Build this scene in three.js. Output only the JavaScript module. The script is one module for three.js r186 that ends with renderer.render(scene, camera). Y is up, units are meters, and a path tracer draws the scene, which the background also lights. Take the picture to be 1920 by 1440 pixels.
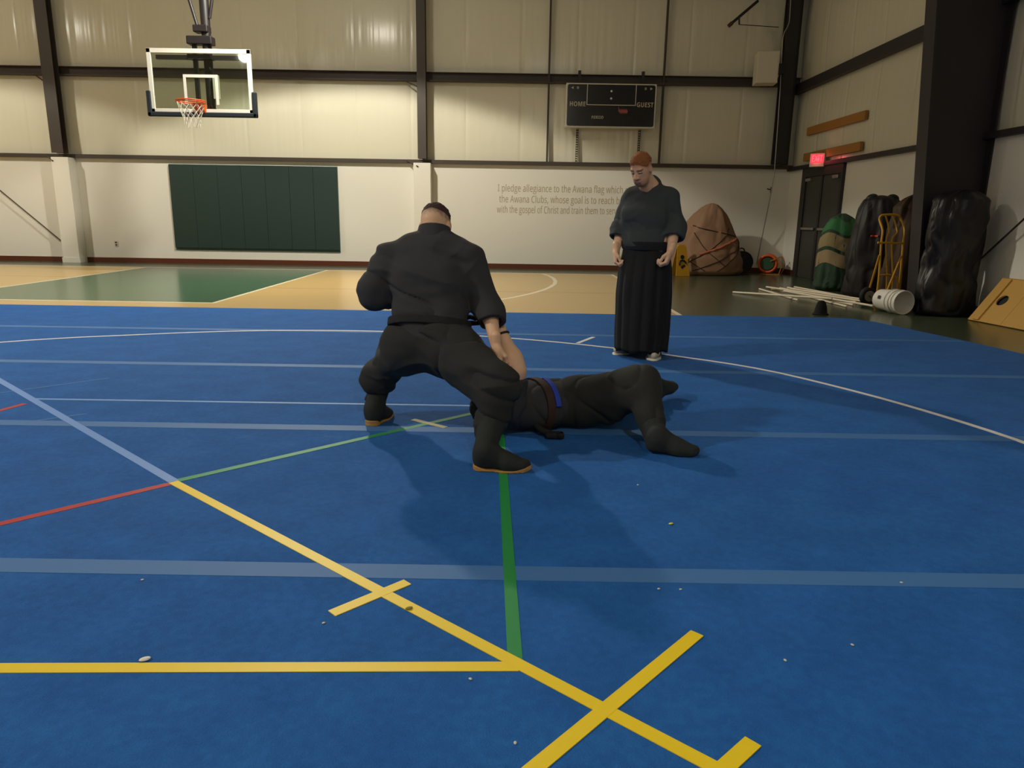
import * as THREE from 'three';
import { mergeGeometries } from 'three/addons/utils/BufferGeometryUtils.js';
import { FontLoader } from 'three/addons/loaders/FontLoader.js';
import { TextGeometry } from 'three/addons/geometries/TextGeometry.js';
import { RoundedBoxGeometry } from 'three/addons/geometries/RoundedBoxGeometry.js';

// ---------------------------------------------------------------- camera, exposure, lights
const scene = new THREE.Scene();
scene.background = new THREE.Color(0x000000);
const FOCAL = 1350, CAM_H = 1.18;
const camera = new THREE.PerspectiveCamera(2 * Math.atan(720 / FOCAL) * 180 / Math.PI, 4 / 3, 0.05, 100);
camera.rotation.order = 'YXZ';
camera.position.set(0, CAM_H, 0);
camera.rotation.set(-13.1 * Math.PI / 180, 0, 0.016);
camera.updateMatrixWorld(true);
const renderer = new THREE.WebGLRenderer({ antialias: true });
renderer.toneMapping = THREE.LinearToneMapping;
renderer.toneMappingExposure = 1.7;
renderer.shadowMap.enabled = true;
const LAMP_Y = 6.15;
// x, z, beam (downward reflector), glow (light that leaves the fitting all round); last lamp is added fill
const LAMPS = [[-3.7, -12.3, 84, 4.5], [-12.4, -12.3, 44, 4.5], [-8.7, -2.5, 84, 4.5], [1.2, 3.0, 20, 7]];
const LAMP_COLOR = new THREE.Color().setRGB(1.0, 0.95, 0.82);

// ---------------------------------------------------------------- helpers
const V = (x, y, z) => new THREE.Vector3(x, y, z);
function rayDir(px, py) { return V((px - 960) / FOCAL, -(py - 720) / FOCAL, -1).transformDirection(camera.matrixWorld); }
function onFloor(px, py, h = 0) { const d = rayDir(px, py); return camera.position.clone().addScaledVector(d, (h - CAM_H) / d.y); }
function atZ(px, py, z) { const d = rayDir(px, py); return camera.position.clone().addScaledVector(d, z / d.z); }
function atX(px, py, x) { const d = rayDir(px, py); return camera.position.clone().addScaledVector(d, x / d.x); }
let seed = 12345;
function rnd() { seed = (seed * 1664525 + 1013904223) >>> 0; return seed / 4294967296; }
const rr = (a, b) => a + (b - a) * rnd();
function hash3(i, j, k) { let h = (i * 374761393 + j * 668265263 + k * 2147483647) | 0; h = Math.imul(h ^ (h >>> 13), 1274126177); h ^= h >>> 16; return (h >>> 0) / 4294967296; }
function noise3(x, y, z) {
  const i = Math.floor(x), j = Math.floor(y), k = Math.floor(z); let u = x - i, v = y - j, w = z - k;
  u = u * u * (3 - 2 * u); v = v * v * (3 - 2 * v); w = w * w * (3 - 2 * w);
  const L = (a, b, t) => a + (b - a) * t;
  return L(L(L(hash3(i, j, k), hash3(i + 1, j, k), u), L(hash3(i, j + 1, k), hash3(i + 1, j + 1, k), u), v),
    L(L(hash3(i, j, k + 1), hash3(i + 1, j, k + 1), u), L(hash3(i, j + 1, k + 1), hash3(i + 1, j + 1, k + 1), u), v), w) * 2 - 1;
}
const used = {};
function numbered(n) { if (!(n in used)) { used[n] = 0; return n; } used[n]++; return n + '_' + String(used[n]).padStart(3, '0'); }
function tag(o, label, category, group, kind) { o.userData.label = label; o.userData.category = category; if (group) o.userData.group = group; if (kind) o.userData.kind = kind; return o; }
function shade(o) { o.traverse(c => { if (c.isMesh) { c.castShadow = true; c.receiveShadow = true; } }); return o; }
function thing(name, label, category, pos = [0, 0, 0], group, kind) { const g = new THREE.Group(); g.name = numbered(name); g.position.set(...pos); scene.add(g); return tag(g, label, category, group, kind); }
function clean(g) { let q = g.index ? g.toNonIndexed() : g; for (const k of Object.keys(q.attributes)) if (!['position', 'normal', 'uv'].includes(k)) q.deleteAttribute(k); if (!q.attributes.uv) q.setAttribute('uv', new THREE.BufferAttribute(new Float32Array(q.attributes.position.count * 2), 2)); if (!q.attributes.normal) q.computeVertexNormals(); return q; }
function merge(list) { return list.length === 1 ? list[0] : mergeGeometries(list.map(clean)); }
function part(name, geos, mat, parent, label) { const m = new THREE.Mesh(Array.isArray(geos) ? merge(geos) : geos, mat); m.name = name; parent.add(m); if (label) m.userData.label = label; return m; }
function solo(name, geos, mat, label, category, group, kind) { const m = part(numbered(name), geos, mat, scene); return tag(m, label, category, group, kind); }
function box(x0, x1, y0, y1, z0, z1, r = 0) {
  const w = x1 - x0, h = y1 - y0, d = z1 - z0; const g = r ? new RoundedBoxGeometry(w, h, d, 2, Math.min(r, w / 2.01, h / 2.01, d / 2.01)) : new THREE.BoxGeometry(w, h, d);
  g.translate((x0 + x1) / 2, (y0 + y1) / 2, (z0 + z1) / 2); return g;
}
function obox(c, w, h, d, q, r = 0) { const g = r ? new RoundedBoxGeometry(w, h, d, 2, r) : new THREE.BoxGeometry(w, h, d); if (q) g.applyQuaternion(q); g.translate(c.x, c.y, c.z); return g; }
function bar(a, b, r0, r1 = r0, seg = 12) { const d = b.clone().sub(a), L = d.length(); const g = new THREE.CylinderGeometry(r1, r0, L, seg); g.applyQuaternion(new THREE.Quaternion().setFromUnitVectors(V(0, 1, 0), d.normalize())); g.translate((a.x + b.x) / 2, (a.y + b.y) / 2, (a.z + b.z) / 2); return g; }
function beamBox(a, b, w, h) { const d = b.clone().sub(a), L = d.length(); const g = new THREE.BoxGeometry(w, L, h); g.applyQuaternion(new THREE.Quaternion().setFromUnitVectors(V(0, 1, 0), d.normalize())); g.translate((a.x + b.x) / 2, (a.y + b.y) / 2, (a.z + b.z) / 2); return g; }
function tube(pts, r, seg = 24, closed = false, rs = 8) { return new THREE.TubeGeometry(new THREE.CatmullRomCurve3(pts, closed, 'catmullrom', 0.3), seg, r, rs, closed); }
function prismXZ(pts, y0, y1) { const s = new THREE.Shape(pts.map(p => new THREE.Vector2(p[0], -p[1]))); const g = new THREE.ExtrudeGeometry(s, { depth: y1 - y0, bevelEnabled: false }); g.rotateX(-Math.PI / 2); g.translate(0, y0, 0); return g; }
function noiseTex(n, fn, rep, color = true) {
  const d = new Uint8Array(n * n * 4); for (let y = 0; y < n; y++) for (let x = 0; x < n; x++) { const c = fn(x, y); for (let k = 0; k < 3; k++) d[(y * n + x) * 4 + k] = Math.max(0, Math.min(255, c[k])); d[(y * n + x) * 4 + 3] = 255; }
  const t = new THREE.DataTexture(d, n, n); t.wrapS = t.wrapT = THREE.RepeatWrapping; t.magFilter = THREE.LinearFilter; t.minFilter = THREE.LinearMipmapLinearFilter; t.generateMipmaps = true; if (color) t.colorSpace = THREE.SRGBColorSpace; t.repeat.set(...rep); t.needsUpdate = true; return t;
}
function tnoise(x, y, n, f, s = 0) { // tileable value noise
  const X = x / n * f, Y = y / n * f, i = Math.floor(X), j = Math.floor(Y); let u = X - i, v = Y - j; u = u * u * (3 - 2 * u); v = v * v * (3 - 2 * v);
  const h = (a, b) => hash3(((a % f) + f) % f, ((b % f) + f) % f, s); const L = (a, b, t) => a + (b - a) * t;
  return L(L(h(i, j), h(i + 1, j), u), L(h(i, j + 1), h(i + 1, j + 1), u), v) * 2 - 1;
}
function std(c, roughness = 0.7, o = {}) { const m = new THREE.MeshStandardMaterial({ roughness, metalness: 0, ...o }); m.color.set(c); return m; }
function uvMetres(g, ax = 'x', ay = 'z') { const p = g.attributes.position, uv = new Float32Array(p.count * 2); const G = { x: i => p.getX(i), y: i => p.getY(i), z: i => p.getZ(i) }; for (let i = 0; i < p.count; i++) { uv[2 * i] = G[ax](i); uv[2 * i + 1] = G[ay](i); } g.setAttribute('uv', new THREE.BufferAttribute(uv, 2)); return g; }

// ---------------------------------------------------------------- materials
const carpetN = (x, y, n) => 0.55 * (hash3(x, y, 7) * 2 - 1) + 0.5 * tnoise(x, y, n, 64, 3) + 0.5 * tnoise(x, y, n, 9, 5);
const matCarpet = (() => {
  const c = noiseTex(512, (x, y) => { const v = carpetN(x, y, 512); return [32 + v * 6, 94 + v * 9, 166 + v * 12]; }, [0.8, 0.8]);
  const b = noiseTex(512, (x, y) => { const v = 128 + 80 * (hash3(x, y, 11) * 2 - 1); return [v, v, v]; }, [1.6, 1.6], false);
  const m = new THREE.MeshPhysicalMaterial({ map: c, bumpMap: b, bumpScale: 0.002, roughness: 0.85, sheen: 0.4, sheenRoughness: 0.4, specularIntensity: 0.4 }); m.sheenColor.setRGB(0.5, 0.55, 0.6); return m;
})();
const M = {
  wallWhite: std('#e6e2d6', 0.55), vinyl: std('#ddd8c2', 0.22), steel: std('#41372f', 0.55), steelDark: std('#2a2527', 0.55), base: std('#5b2c16', 0.5),
  lettering: std('#b0a386', 0.7), pad: std('#1d332e', 0.55), padEdge: std('#4d6a63', 0.55),
  green: new THREE.MeshPhysicalMaterial({ color: '#454f3c', roughness: 0.22 }), greenLane: new THREE.MeshPhysicalMaterial({ color: '#3f6349', roughness: 0.2 }),
  court: new THREE.MeshPhysicalMaterial({ color: '#c3a56c', roughness: 0.28 }), courtLine: std('#e9dfc4', 0.3), seam: std('#8c6a3a', 0.4),
  velcro: std('#3d70ac', 0.65), tapeYellow: std('#f4d21f', 0.5), tapeGreen: std('#1d8a46', 0.5), tapeRed: std('#b2302f', 0.6), tapeBlue: std('#6b96d8', 0.5), tapeWhite: std('#e8e4e0', 0.5), tapeTan: std('#b5ad7c', 0.6), tapeSky: std('#6f9bd0', 0.6),
  cloth: std('#333336', 0.95), cloth2: std('#393f41', 0.95), clothPants: std('#272726', 0.95), hakama: std('#18181d', 0.92), boot: std('#1d2120', 0.85), sock: std('#232726', 0.9), gum: std('#b08448', 0.6),
  beltBrown: std('#38231d', 0.8), beltBlue: std('#2740b0', 0.7), beltBlack: std('#151515', 0.85), skin: std('#c79a78', 0.6), rubber: std('#161617', 0.7),
  white: std('#e8e4da', 0.45), offWhite: std('#d8d0bc', 0.6), orange: std('#d4571c', 0.5), black: std('#101012', 0.5), yellow: std('#c9941c', 0.45), wood: std('#a8742f', 0.6), ply: std('#c99b4a', 0.6), doorGrey: std('#3a3d38', 0.5), pine: std('#e6d3ad', 0.6),
  mast: std('#1c1618', 0.5), hoopPad: std('#17232b', 0.6), glass: new THREE.MeshPhysicalMaterial({ color: '#eef4ee', roughness: 0.03, transmission: 1, thickness: 0, ior: 1.45 }), net: std('#d8d2c6', 0.8), chrome: std('#a7a49b', 0.35, { metalness: 0.8 }),
};

// ---------------------------------------------------------------- lamps (above the frame, hung from the roof; last one added to brighten backs and side wall)
for (const [x, z, beam, glow] of LAMPS) {
  const g = thing('high_bay_lamp', 'round aluminium high bay lamp hung from the roof, last of them added as fill', 'lamp', [x, LAMP_Y, z], 'high bay lamps under the roof');
  const prof = [[0.08, 0.42], [0.12, 0.40], [0.13, 0.22], [0.2, 0.16], [0.255, 0.02], [0.26, 0.0], [0.25, 0.0], [0.19, 0.15], [0.1, 0.2]].map(p => new THREE.Vector2(...p));
  part('reflector', new THREE.LatheGeometry(prof, 40), std('#b8b8b4', 0.4, { metalness: 0.7, side: THREE.DoubleSide }), g);
  part('hanger', bar(V(0, 0.4, 0), V(0, 1.3, 0), 0.012), M.steelDark, g);
  const lens = new THREE.MeshStandardMaterial({ color: '#fff4dd', roughness: 0.4 }); lens.emissive.copy(LAMP_COLOR); lens.emissiveIntensity = 12;
  const lm = part('lens', new THREE.CylinderGeometry(0.19, 0.19, 0.015, 40).translate(0, 0.012, 0), lens, g);
  const s = new THREE.SpotLight(LAMP_COLOR, beam, 0, 66.5 * Math.PI / 180, 0.07, 2); s.position.set(0, -0.03, 0); s.castShadow = true; s.shadow.radius = 8; s.shadow.mapSize.set(2048, 2048); g.add(s); s.target.position.set(0, -5, 0); g.add(s.target);
  const p = new THREE.PointLight(LAMP_COLOR, glow, 0, 2); p.position.set(0, -0.14, 0); p.castShadow = true; p.shadow.radius = 8; g.add(p);
}

// ---------------------------------------------------------------- room shell
const ZB = -16.9, XR = 6.2, XL = -20, ZF = 6.5, EAVE = 6.6, RIDGE = 7.7, XM = (XR + XL) / 2;
const roofY = x => EAVE + (RIDGE - EAVE) * (1 - Math.abs(x - XM) / (XR - XM));
{
  const fl = thing('floor', 'glossy dark green gym floor with an orange basketball court', 'floor', [0, 0, 0], null, 'structure');
  part('floor_slab', box(XL - 0.3, XR + 0.3, -0.2, 0, ZB - 0.3, ZF + 0.3), M.green, fl);
  const CX1 = 2.07, BZ = -15.5, LX0 = -7.82, LX1 = -4.0, FT = -9.55;
  part('court_area', [box(LX1, CX1, 0, 0.002, BZ, ZF - 2), box(XL + 1, LX0, 0, 0.002, BZ, ZF - 2), box(LX0, LX1, 0, 0.002, FT, ZF - 2)], M.court, fl, 'orange court paint');
  part('lane_area', box(LX0, LX1, 0, 0.0021, BZ, FT), M.greenLane, fl, 'green free throw lane');
  const L = [];
  L.push(box(LX0 - 0.05, LX0, 0.0, 0.003, BZ, FT), box(LX1, LX1 + 0.05, 0.0, 0.003, BZ, FT), box(LX0 - 0.05, LX1 + 0.05, 0, 0.003, FT, FT + 0.05), box(XL + 1, CX1, 0, 0.003, BZ - 0.05, BZ), box(CX1, CX1 + 0.06, 0, 0.003, BZ - 0.05, ZF - 2));
  const ac = [-5.95, -13.95], pts = [], inn = [];
  for (let i = 0; i <= 40; i++) { const a = -0.236 + i / 40 * (Math.PI + 0.472); pts.push([ac[0] + 6.78 * Math.cos(a), ac[1] + 6.78 * Math.sin(a)]); inn.unshift([ac[0] + 6.71 * Math.cos(a), ac[1] + 6.71 * Math.sin(a)]); }
  L.push(prismXZ([...pts, ...inn], 0.0, 0.003));
  part('court_lines', L, M.courtLine, fl, 'cream painted court lines');
  part('floor_seam', [box(LX1 + 0.05, CX1, 0, 0.0025, -11.62, -11.6), box(XL + 1, LX0 - 0.05, 0, 0.0025, -13.0, -12.98)], M.seam, fl);
}
function ribbedPanel(w, y0, levels, k) { // white vinyl faced blanket, bowed between the girts and rippled
  const nx = 48, ny = 6, pos = [], idx = [], uv = []; const L = levels.length - 1;
  const ph = k * 7.31;
  for (let s = 0; s < L; s++) for (let j = (s ? 1 : 0); j <= ny; j++) {
    const t = j / ny, y = levels[s] + (levels[s + 1] - levels[s]) * t, bow = 0.03 * Math.sin(Math.PI * t);
    for (let i = 0; i <= nx; i++) {
      const x = i / nx * w, e = Math.min(1, Math.min(x, w - x) / 0.05);
      const rip = 0.0016 * noise3(x * 34 + ph, y * 0.4, 1) + 0.0022 * noise3(x * 11 + ph, y * 0.6, 4);
      pos.push(x, y, bow * (0.88 + 0.12 * e) + rip * (0.3 + 0.7 * Math.sin(Math.PI * t)) + 0.004 * e); uv.push(x, y);
    }
  }
  const rows = pos.length / 3 / (nx + 1);
  for (let j = 0; j < rows - 1; j++) for (let i = 0; i < nx; i++) { const a = j * (nx + 1) + i, b = a + 1, c = a + nx + 1, d = c + 1; idx.push(a, b, d, a, d, c); }
  const g = new THREE.BufferGeometry(); g.setAttribute('position', new THREE.Float32BufferAttribute(pos, 3)); g.setAttribute('uv', new THREE.Float32BufferAttribute(uv, 2)); g.setIndex(idx); g.computeVertexNormals(); return g;
}
const TRIM_Y = 2.34, GIRT_Y = 4.12, GIRT2_Y = 5.9, PW = 1.22;
const wallBack = thing('wall_back', 'white end wall, ribbed vinyl panels above smooth painted boards', 'wall', [0, 0, 0], null, 'structure');
{
  const sh = new THREE.Shape([[XL - 0.3, -0.2], [XR + 0.3, -0.2], [XR + 0.3, EAVE], [XM, RIDGE], [XL - 0.3, EAVE]].map(p => new THREE.Vector2(...p)));
  part('wall_core', new THREE.ExtrudeGeometry(sh, { depth: 0.25, bevelEnabled: false }).translate(0, 0, ZB - 0.25 - 0.06), M.wallWhite, wallBack);
  part('lower_board', box(XL, XR, 0, TRIM_Y, ZB - 0.06, ZB), M.wallWhite, wallBack, 'smooth white painted lower wall');
  let k = 0; for (let x = XR - PW; x > XL - PW; x -= PW) { const x0 = Math.max(x, XL), g = ribbedPanel(PW, 0, [TRIM_Y, GIRT_Y, GIRT2_Y, EAVE - 0.02], k++); part('panel', g, M.vinyl, wallBack).position.set(x0, 0, ZB - 0.045); }
}
const wallRight = thing('wall_right', 'white side wall, ribbed vinyl panels above smooth painted boards', 'wall', [0, 0, 0], null, 'structure');
{
  part('wall_core', box(XR + 0.06, XR + 0.31, -0.2, EAVE, ZB, ZF), M.wallWhite, wallRight);
  part('lower_board', box(XR, XR + 0.06, 0, TRIM_Y - 0.04, ZB, ZF), M.wallWhite, wallRight, 'smooth white painted lower wall');
  let k = 40; for (let z = ZB; z < ZF - PW; z += PW) { const m = part('panel', ribbedPanel(PW, 0, [TRIM_Y - 0.04, GIRT_Y - 0.06, GIRT2_Y - 0.06, EAVE - 0.02], k++), M.vinyl, wallRight); m.position.set(XR + 0.045, 0, z); m.rotation.y = -Math.PI / 2; }
}
solo('wall_left', box(XL - 0.3, XL, -0.2, EAVE, ZB, ZF), M.wallWhite, 'white side wall at the far end of the gym', 'wall', null, 'structure');
solo('wall_front', new THREE.ExtrudeGeometry(new THREE.Shape([[XL - 0.3, -0.2], [XR + 0.3, -0.2], [XR + 0.3, EAVE], [XM, RIDGE], [XL - 0.3, EAVE]].map(p => new THREE.Vector2(...p))), { depth: 0.25, bevelEnabled: false }).translate(0, 0, ZF), M.wallWhite, 'white end wall behind the camera', 'wall', null, 'structure');
solo('ceiling', new THREE.ExtrudeGeometry(new THREE.Shape([[XL - 0.3, EAVE], [XM, RIDGE], [XR + 0.3, EAVE], [XR + 0.3, EAVE + 0.25], [XM, RIDGE + 0.25], [XL - 0.3, EAVE + 0.25]].map(p => new THREE.Vector2(...p))), { depth: ZF - ZB + 0.6, bevelEnabled: false }).translate(0, 0, ZB - 0.3), M.wallWhite, 'white insulated gable roof underside', 'ceiling', null, 'structure');
// baseboards
const PIL = [[-10.28, -9.9], [-2.26, -1.88]];
solo('baseboard_back', [box(XL, PIL[0][0], 0, 0.11, ZB, ZB + 0.02), box(PIL[0][1], PIL[1][0], 0, 0.11, ZB, ZB + 0.02), box(PIL[1][1], XR, 0, 0.11, ZB, ZB + 0.02)], M.base, 'reddish brown baseboard along the end wall', 'baseboard', null, 'structure');
solo('baseboard_right', [box(XR - 0.02, XR, 0, 0.11, ZB, -16.06), box(XR - 0.02, XR, 0, 0.11, -14.07, ZF)], M.base, 'reddish brown baseboard along the side wall', 'baseboard', null, 'structure');
// girts: C sections
function girtX(y, h, label) { const g = solo(numbered('trim_1') === 'trim_1' ? 'girt' : 'girt', [box(XL, XR, y - h / 2, y + h / 2, ZB, ZB + 0.03), box(XL, XR, y + h / 2 - 0.012, y + h / 2, ZB + 0.03, ZB + 0.12), box(XL, XR, y - h / 2, y - h / 2 + 0.012, ZB + 0.03, ZB + 0.12), box(XL, XR, y - h / 2, y - h / 2 + 0.03, ZB + 0.11, ZB + 0.122)], M.steel, label, 'girt', null, 'structure'); return g; }
girtX(GIRT_Y, 0.19, 'dark steel girt across the end wall behind the backboard');
girtX(GIRT2_Y + 0.04, 0.19, 'highest dark steel girt across the end wall');
solo('trim_rail', [box(XL, XR, TRIM_Y - 0.035, TRIM_Y + 0.045, ZB, ZB + 0.1)], M.steel, 'thin dark ledge above the smooth boards of the end wall', 'trim', null, 'structure');
solo('girt', [box(XR - 0.12, XR, GIRT_Y - 0.24, GIRT_Y - 0.05, ZB, ZF)], M.steelDark, 'dark steel girt across the side wall above the wooden boards', 'girt', null, 'structure');
solo('girt', [box(XR - 0.12, XR, GIRT2_Y - 0.1, GIRT2_Y + 0.09, ZB, ZF)], M.steelDark, 'highest dark steel girt across the side wall', 'girt', null, 'structure');
solo('trim_rail', [box(XR - 0.09, XR, TRIM_Y - 0.08, TRIM_Y, ZB, ZF)], M.steelDark, 'thin dark ledge above the smooth boards of the side wall', 'trim', null, 'structure');
// end wall columns: I sections standing on white boxed pilasters
function column(xc, w, label) {
  const top = roofY(xc) - 0.02, g = thing('steel_column', label, 'column', [xc, 0, ZB], null, 'structure');
  part('front_flange', box(-w / 2, w / 2, TRIM_Y + 0.05, top, 0.31, 0.325), M.steel, g);
  part('web', box(-0.006, 0.006, TRIM_Y + 0.05, top, 0.02, 0.31), M.steel, g);
  part('back_flange', box(-w / 2, w / 2, TRIM_Y + 0.05, top, 0.125, 0.14), M.steel, g);
  for (const [y, s] of [[GIRT_Y - 0.12, -1], [TRIM_Y + 0.0, -1]]) part('flange_brace', bar(V(s * w / 2, y - 0.12, 0.32), V(s * (w / 2 + 0.28), y + 0.02, 0.1), 0.014), M.steel, g);
  return g;
}
column(-2.06, 0.19, 'dark steel column between the green wall pad and the lettering');
column(-10.1, 0.26, 'dark steel column beside the basketball hoop');
for (const [a, b] of PIL) { const g = thing('pilaster', a < -5 ? 'white boxed pilaster under the column beside the hoop' : 'white boxed pilaster between the green wall pad and the lettering', 'pilaster', [0, 0, 0], null, 'structure'); part('casing', box(a, b, 0, TRIM_Y - 0.036, ZB, ZB + 0.3, 0.008), M.wallWhite, g); part('base_trim', box(a - 0.012, b + 0.012, 0, 0.11, ZB, ZB + 0.312), a < -5 ? M.wallWhite : M.base, g); }
{ // corner column
  const g = thing('steel_column', 'dark steel column standing in the corner behind the speaker', 'column', [5.82, 0, ZB], null, 'structure');
  part('front_flange', box(-0.13, 0.13, TRIM_Y + 0.05, 6.55, 0.31, 0.33), M.steelDark, g); part('web', box(-0.01, 0.01, TRIM_Y + 0.05, 6.55, 0.02, 0.31), M.steelDark, g); part('back_flange', box(-0.13, 0.25, TRIM_Y + 0.05, 6.55, 0.125, 0.145), M.steelDark, g);
}
{ // tapered frame column on the side wall
  const g = thing('frame_column', 'massive tapered dark steel frame column on the side wall', 'column', [0, 0, 0], null, 'structure'); const zc = -9.95;
  const xb = 5.5, xt = 5.02, T = 6.55;
  part('web', new THREE.ExtrudeGeometry(new THREE.Shape([[xb, 0], [XR - 0.02, 0], [XR - 0.02, T], [xt, T]].map(p => new THREE.Vector2(...p))), { depth: 0.016, bevelEnabled: false }).translate(0, 0, zc), M.steelDark, g);
  part('inner_flange', beamBox(V(xb, 0, zc + 0.008), V(xt, T, zc + 0.008), 0.022, 0.26), M.steelDark, g);
  part('outer_flange', box(XR - 0.025, XR - 0.002, 0, T, zc - 0.12, zc + 0.14), M.steelDark, g);
  part('base_plate', box(xb - 0.05, XR - 0.01, 0, 0.025, zc - 0.16, zc + 0.18), M.steelDark, g);
}
// thin drop rods on the end wall, sag braces
for (const [px, lab] of [[1030, 'thin dark steel strut on the end wall next to the scoreboard, column side'], [1250, 'thin dark steel strut on the end wall next to the scoreboard, corner side']]) {
  const a = atZ(px + 3, 5, ZB + 0.06), b = atZ(px - 5, 303, ZB + 0.06); solo('wall_strut', [box(a.x - 0.02, a.x + 0.02, TRIM_Y + 0.05, 6.5, ZB + 0.03, ZB + 0.1)], M.steel, lab, 'strut', null, 'structure');
}
solo('brace_rod', bar(V(-12.9, 2.7, ZB + 0.12), V(-10.31, 0.41, ZB + 0.12), 0.012), M.steel, 'thin dark diagonal brace rod on the end wall ending at the pilaster', 'brace rod', null, 'structure');
solo('brace_rod', bar(V(XR - 0.12, 0.55, -9.78), V(XR - 0.12, 3.2, -6.2), 0.012), M.steelDark, 'thin dark diagonal brace rod on the side wall above the plywood board', 'brace rod', null, 'structure');

// ---------------------------------------------------------------- wall pad (seven panels)
{
  const x0 = -7.8, x1 = -4.02, y0 = 0.36, y1 = 2.2, n = 7, w = (x1 - x0) / n, g = thing('wall_pad', 'dark green padded wall mat below the basketball hoop', 'wall pad', [0, 0, ZB]);
  part('backing_board', box(x0 - 0.01, x1 + 0.01, y0 - 0.05, y1 + 0.01, 0.0, 0.015), M.padEdge, g);
  for (let i = 0; i < n; i++) part('pad_panel', box(x0 + i * w + 0.001, x0 + (i + 1) * w - 0.001, y0, y1, 0.015, 0.07, 0.008), M.pad, g);
}
{ const g = thing('wall_outlet', 'small white electrical outlet low on the end wall', 'outlet', [-9.19, 0.36, ZB]); part('cover_plate', box(-0.045, 0.045, 0, 0.13, 0, 0.008, 0.003), M.offWhite, g); for (const y of [0.02, 0.075]) part('socket', box(-0.02, 0.02, y, y + 0.035, 0.008, 0.012), M.steel, g); }

// ---------------------------------------------------------------- lettering on the end wall
const fontR = await new FontLoader().loadAsync('fonts/droid/droid_sans_regular.typeface.json');
{
  const lines = [['I pledge allegiance to the Awana flag which', ' stands for', -0.40, 1.73], ['the Awana Clubs, whose goal is to reach bo', 'ys and girls', -0.36, 1.49], ['with the gospel of Christ and train them to serve', ' Him.', -0.41, 1.26]], W = [2.84, 2.82, 2.8];
  const geos = [];
  lines.forEach(([vis, rest, x, y], i) => {
    const mk = t => new TextGeometry(t, { font: fontR, size: 0.15, depth: 0.003, curveSegments: 3, bevelEnabled: false });
    const ref = mk(vis); ref.computeBoundingBox(); const sx = W[i] / ref.boundingBox.max.x; const g = mk(vis + rest); g.scale(sx, 1.02, 1); g.translate(x, y, ZB); geos.push(g);
  });
  part('lettering', geos, M.lettering, wallBack, 'three lines of grey brown painted pledge lettering');
}

// ---------------------------------------------------------------- scoreboard
{
  const x0 = 1.07, x1 = 3.02, y0 = 3.1, y1 = 4.0, z = ZB + 0.13, g = thing('scoreboard', 'black electronic scoreboard reading home, guest and period', 'scoreboard', [0, 0, 0]);
  part('cabinet', box(x0, x1, y0, y1, z, z + 0.2, 0.01), M.white, g);
  const cv = document.createElement('canvas'); cv.width = 1024; cv.height = 474; const c = cv.getContext('2d');
  c.fillStyle = '#cfcabd'; c.fillRect(0, 0, 1024, 474); c.fillStyle = '#0d0a10';
  const R = 26; c.beginPath(); c.moveTo(10 + R, 8); c.lineTo(1014 - R, 8); c.quadraticCurveTo(1014, 8, 1014, 8 + R); c.lineTo(1014, 466 - R); c.quadraticCurveTo(1014, 466, 1014 - R, 466); c.lineTo(10 + R, 466); c.quadraticCurveTo(10, 466, 10, 466 - R); c.lineTo(10, 8 + R); c.quadraticCurveTo(10, 8, 10 + R, 8); c.fill();
  c.strokeStyle = '#cfcabd'; c.lineWidth = 8; c.beginPath(); c.moveTo(236, 8); c.lineTo(236, 230); c.lineTo(794, 230); c.lineTo(794, 8); c.stroke();
  c.fillStyle = '#b9b096'; c.textBaseline = 'alphabetic'; c.font = 'bold 72px sans-serif';
  const fit = (t, x, y, w) => { const m = c.measureText(t).width; c.save(); c.translate(x, y); c.scale(w / m, 1); c.fillText(t, 0, 0); c.restore(); };
  fit('HOME', 34, 248, 192); fit('GUEST', 806, 248, 196); c.font = 'bold 46px sans-serif'; fit('PERIOD', 292, 384, 142);
  c.font = 'bold 40px sans-serif'; fit('B', 112, 60, 30); fit('B', 888, 60, 28);
  const tri = (a) => { c.beginPath(); c.moveTo(a[0], a[1]); c.lineTo(a[2], a[3]); c.lineTo(a[4], a[5]); c.fill(); }; tri([48, 46, 78, 30, 78, 62]); tri([984, 46, 954, 30, 954, 62]);
  c.fillStyle = '#d8d8dc'; c.beginPath(); c.arc(512, 78, 12, 0, 7); c.fill(); c.beginPath(); c.arc(512, 158, 12, 0, 7); c.fill();
  c.strokeStyle = '#a2564a'; c.lineWidth = 9; c.beginPath(); c.moveTo(606, 300); for (let i = 0; i <= 20; i++) c.lineTo(606 + i * 5, 296 + (i % 2 ? 12 : -10) + (i < 2 ? -8 : 0)); c.stroke();
  const t = new THREE.CanvasTexture(cv); t.colorSpace = THREE.SRGBColorSpace;
  part('display_face', new THREE.PlaneGeometry(x1 - x0 - 0.02, y1 - y0 - 0.02).translate((x0 + x1) / 2, (y0 + y1) / 2, z + 0.203), new THREE.MeshStandardMaterial({ map: t, roughness: 0.12 }), g);
  for (const x of [1.36, 2.74]) { part('support_post', [box(x - 0.025, x - 0.018, TRIM_Y + 0.045, y0, z - 0.1, z - 0.06), box(x + 0.018, x + 0.025, TRIM_Y + 0.045, y0, z - 0.1, z - 0.06), ...Array.from({ length: 14 }, (_, i) => box(x - 0.02, x + 0.02, TRIM_Y + 0.06 + i * 0.05, TRIM_Y + 0.085 + i * 0.05, z - 0.095, z - 0.07))], M.steel, g); part('hanger_bracket', box(x - 0.03, x + 0.03, y1, GIRT_Y + 0.16, z - 0.01, z + 0.06), M.steelDark, g); }
}
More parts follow.
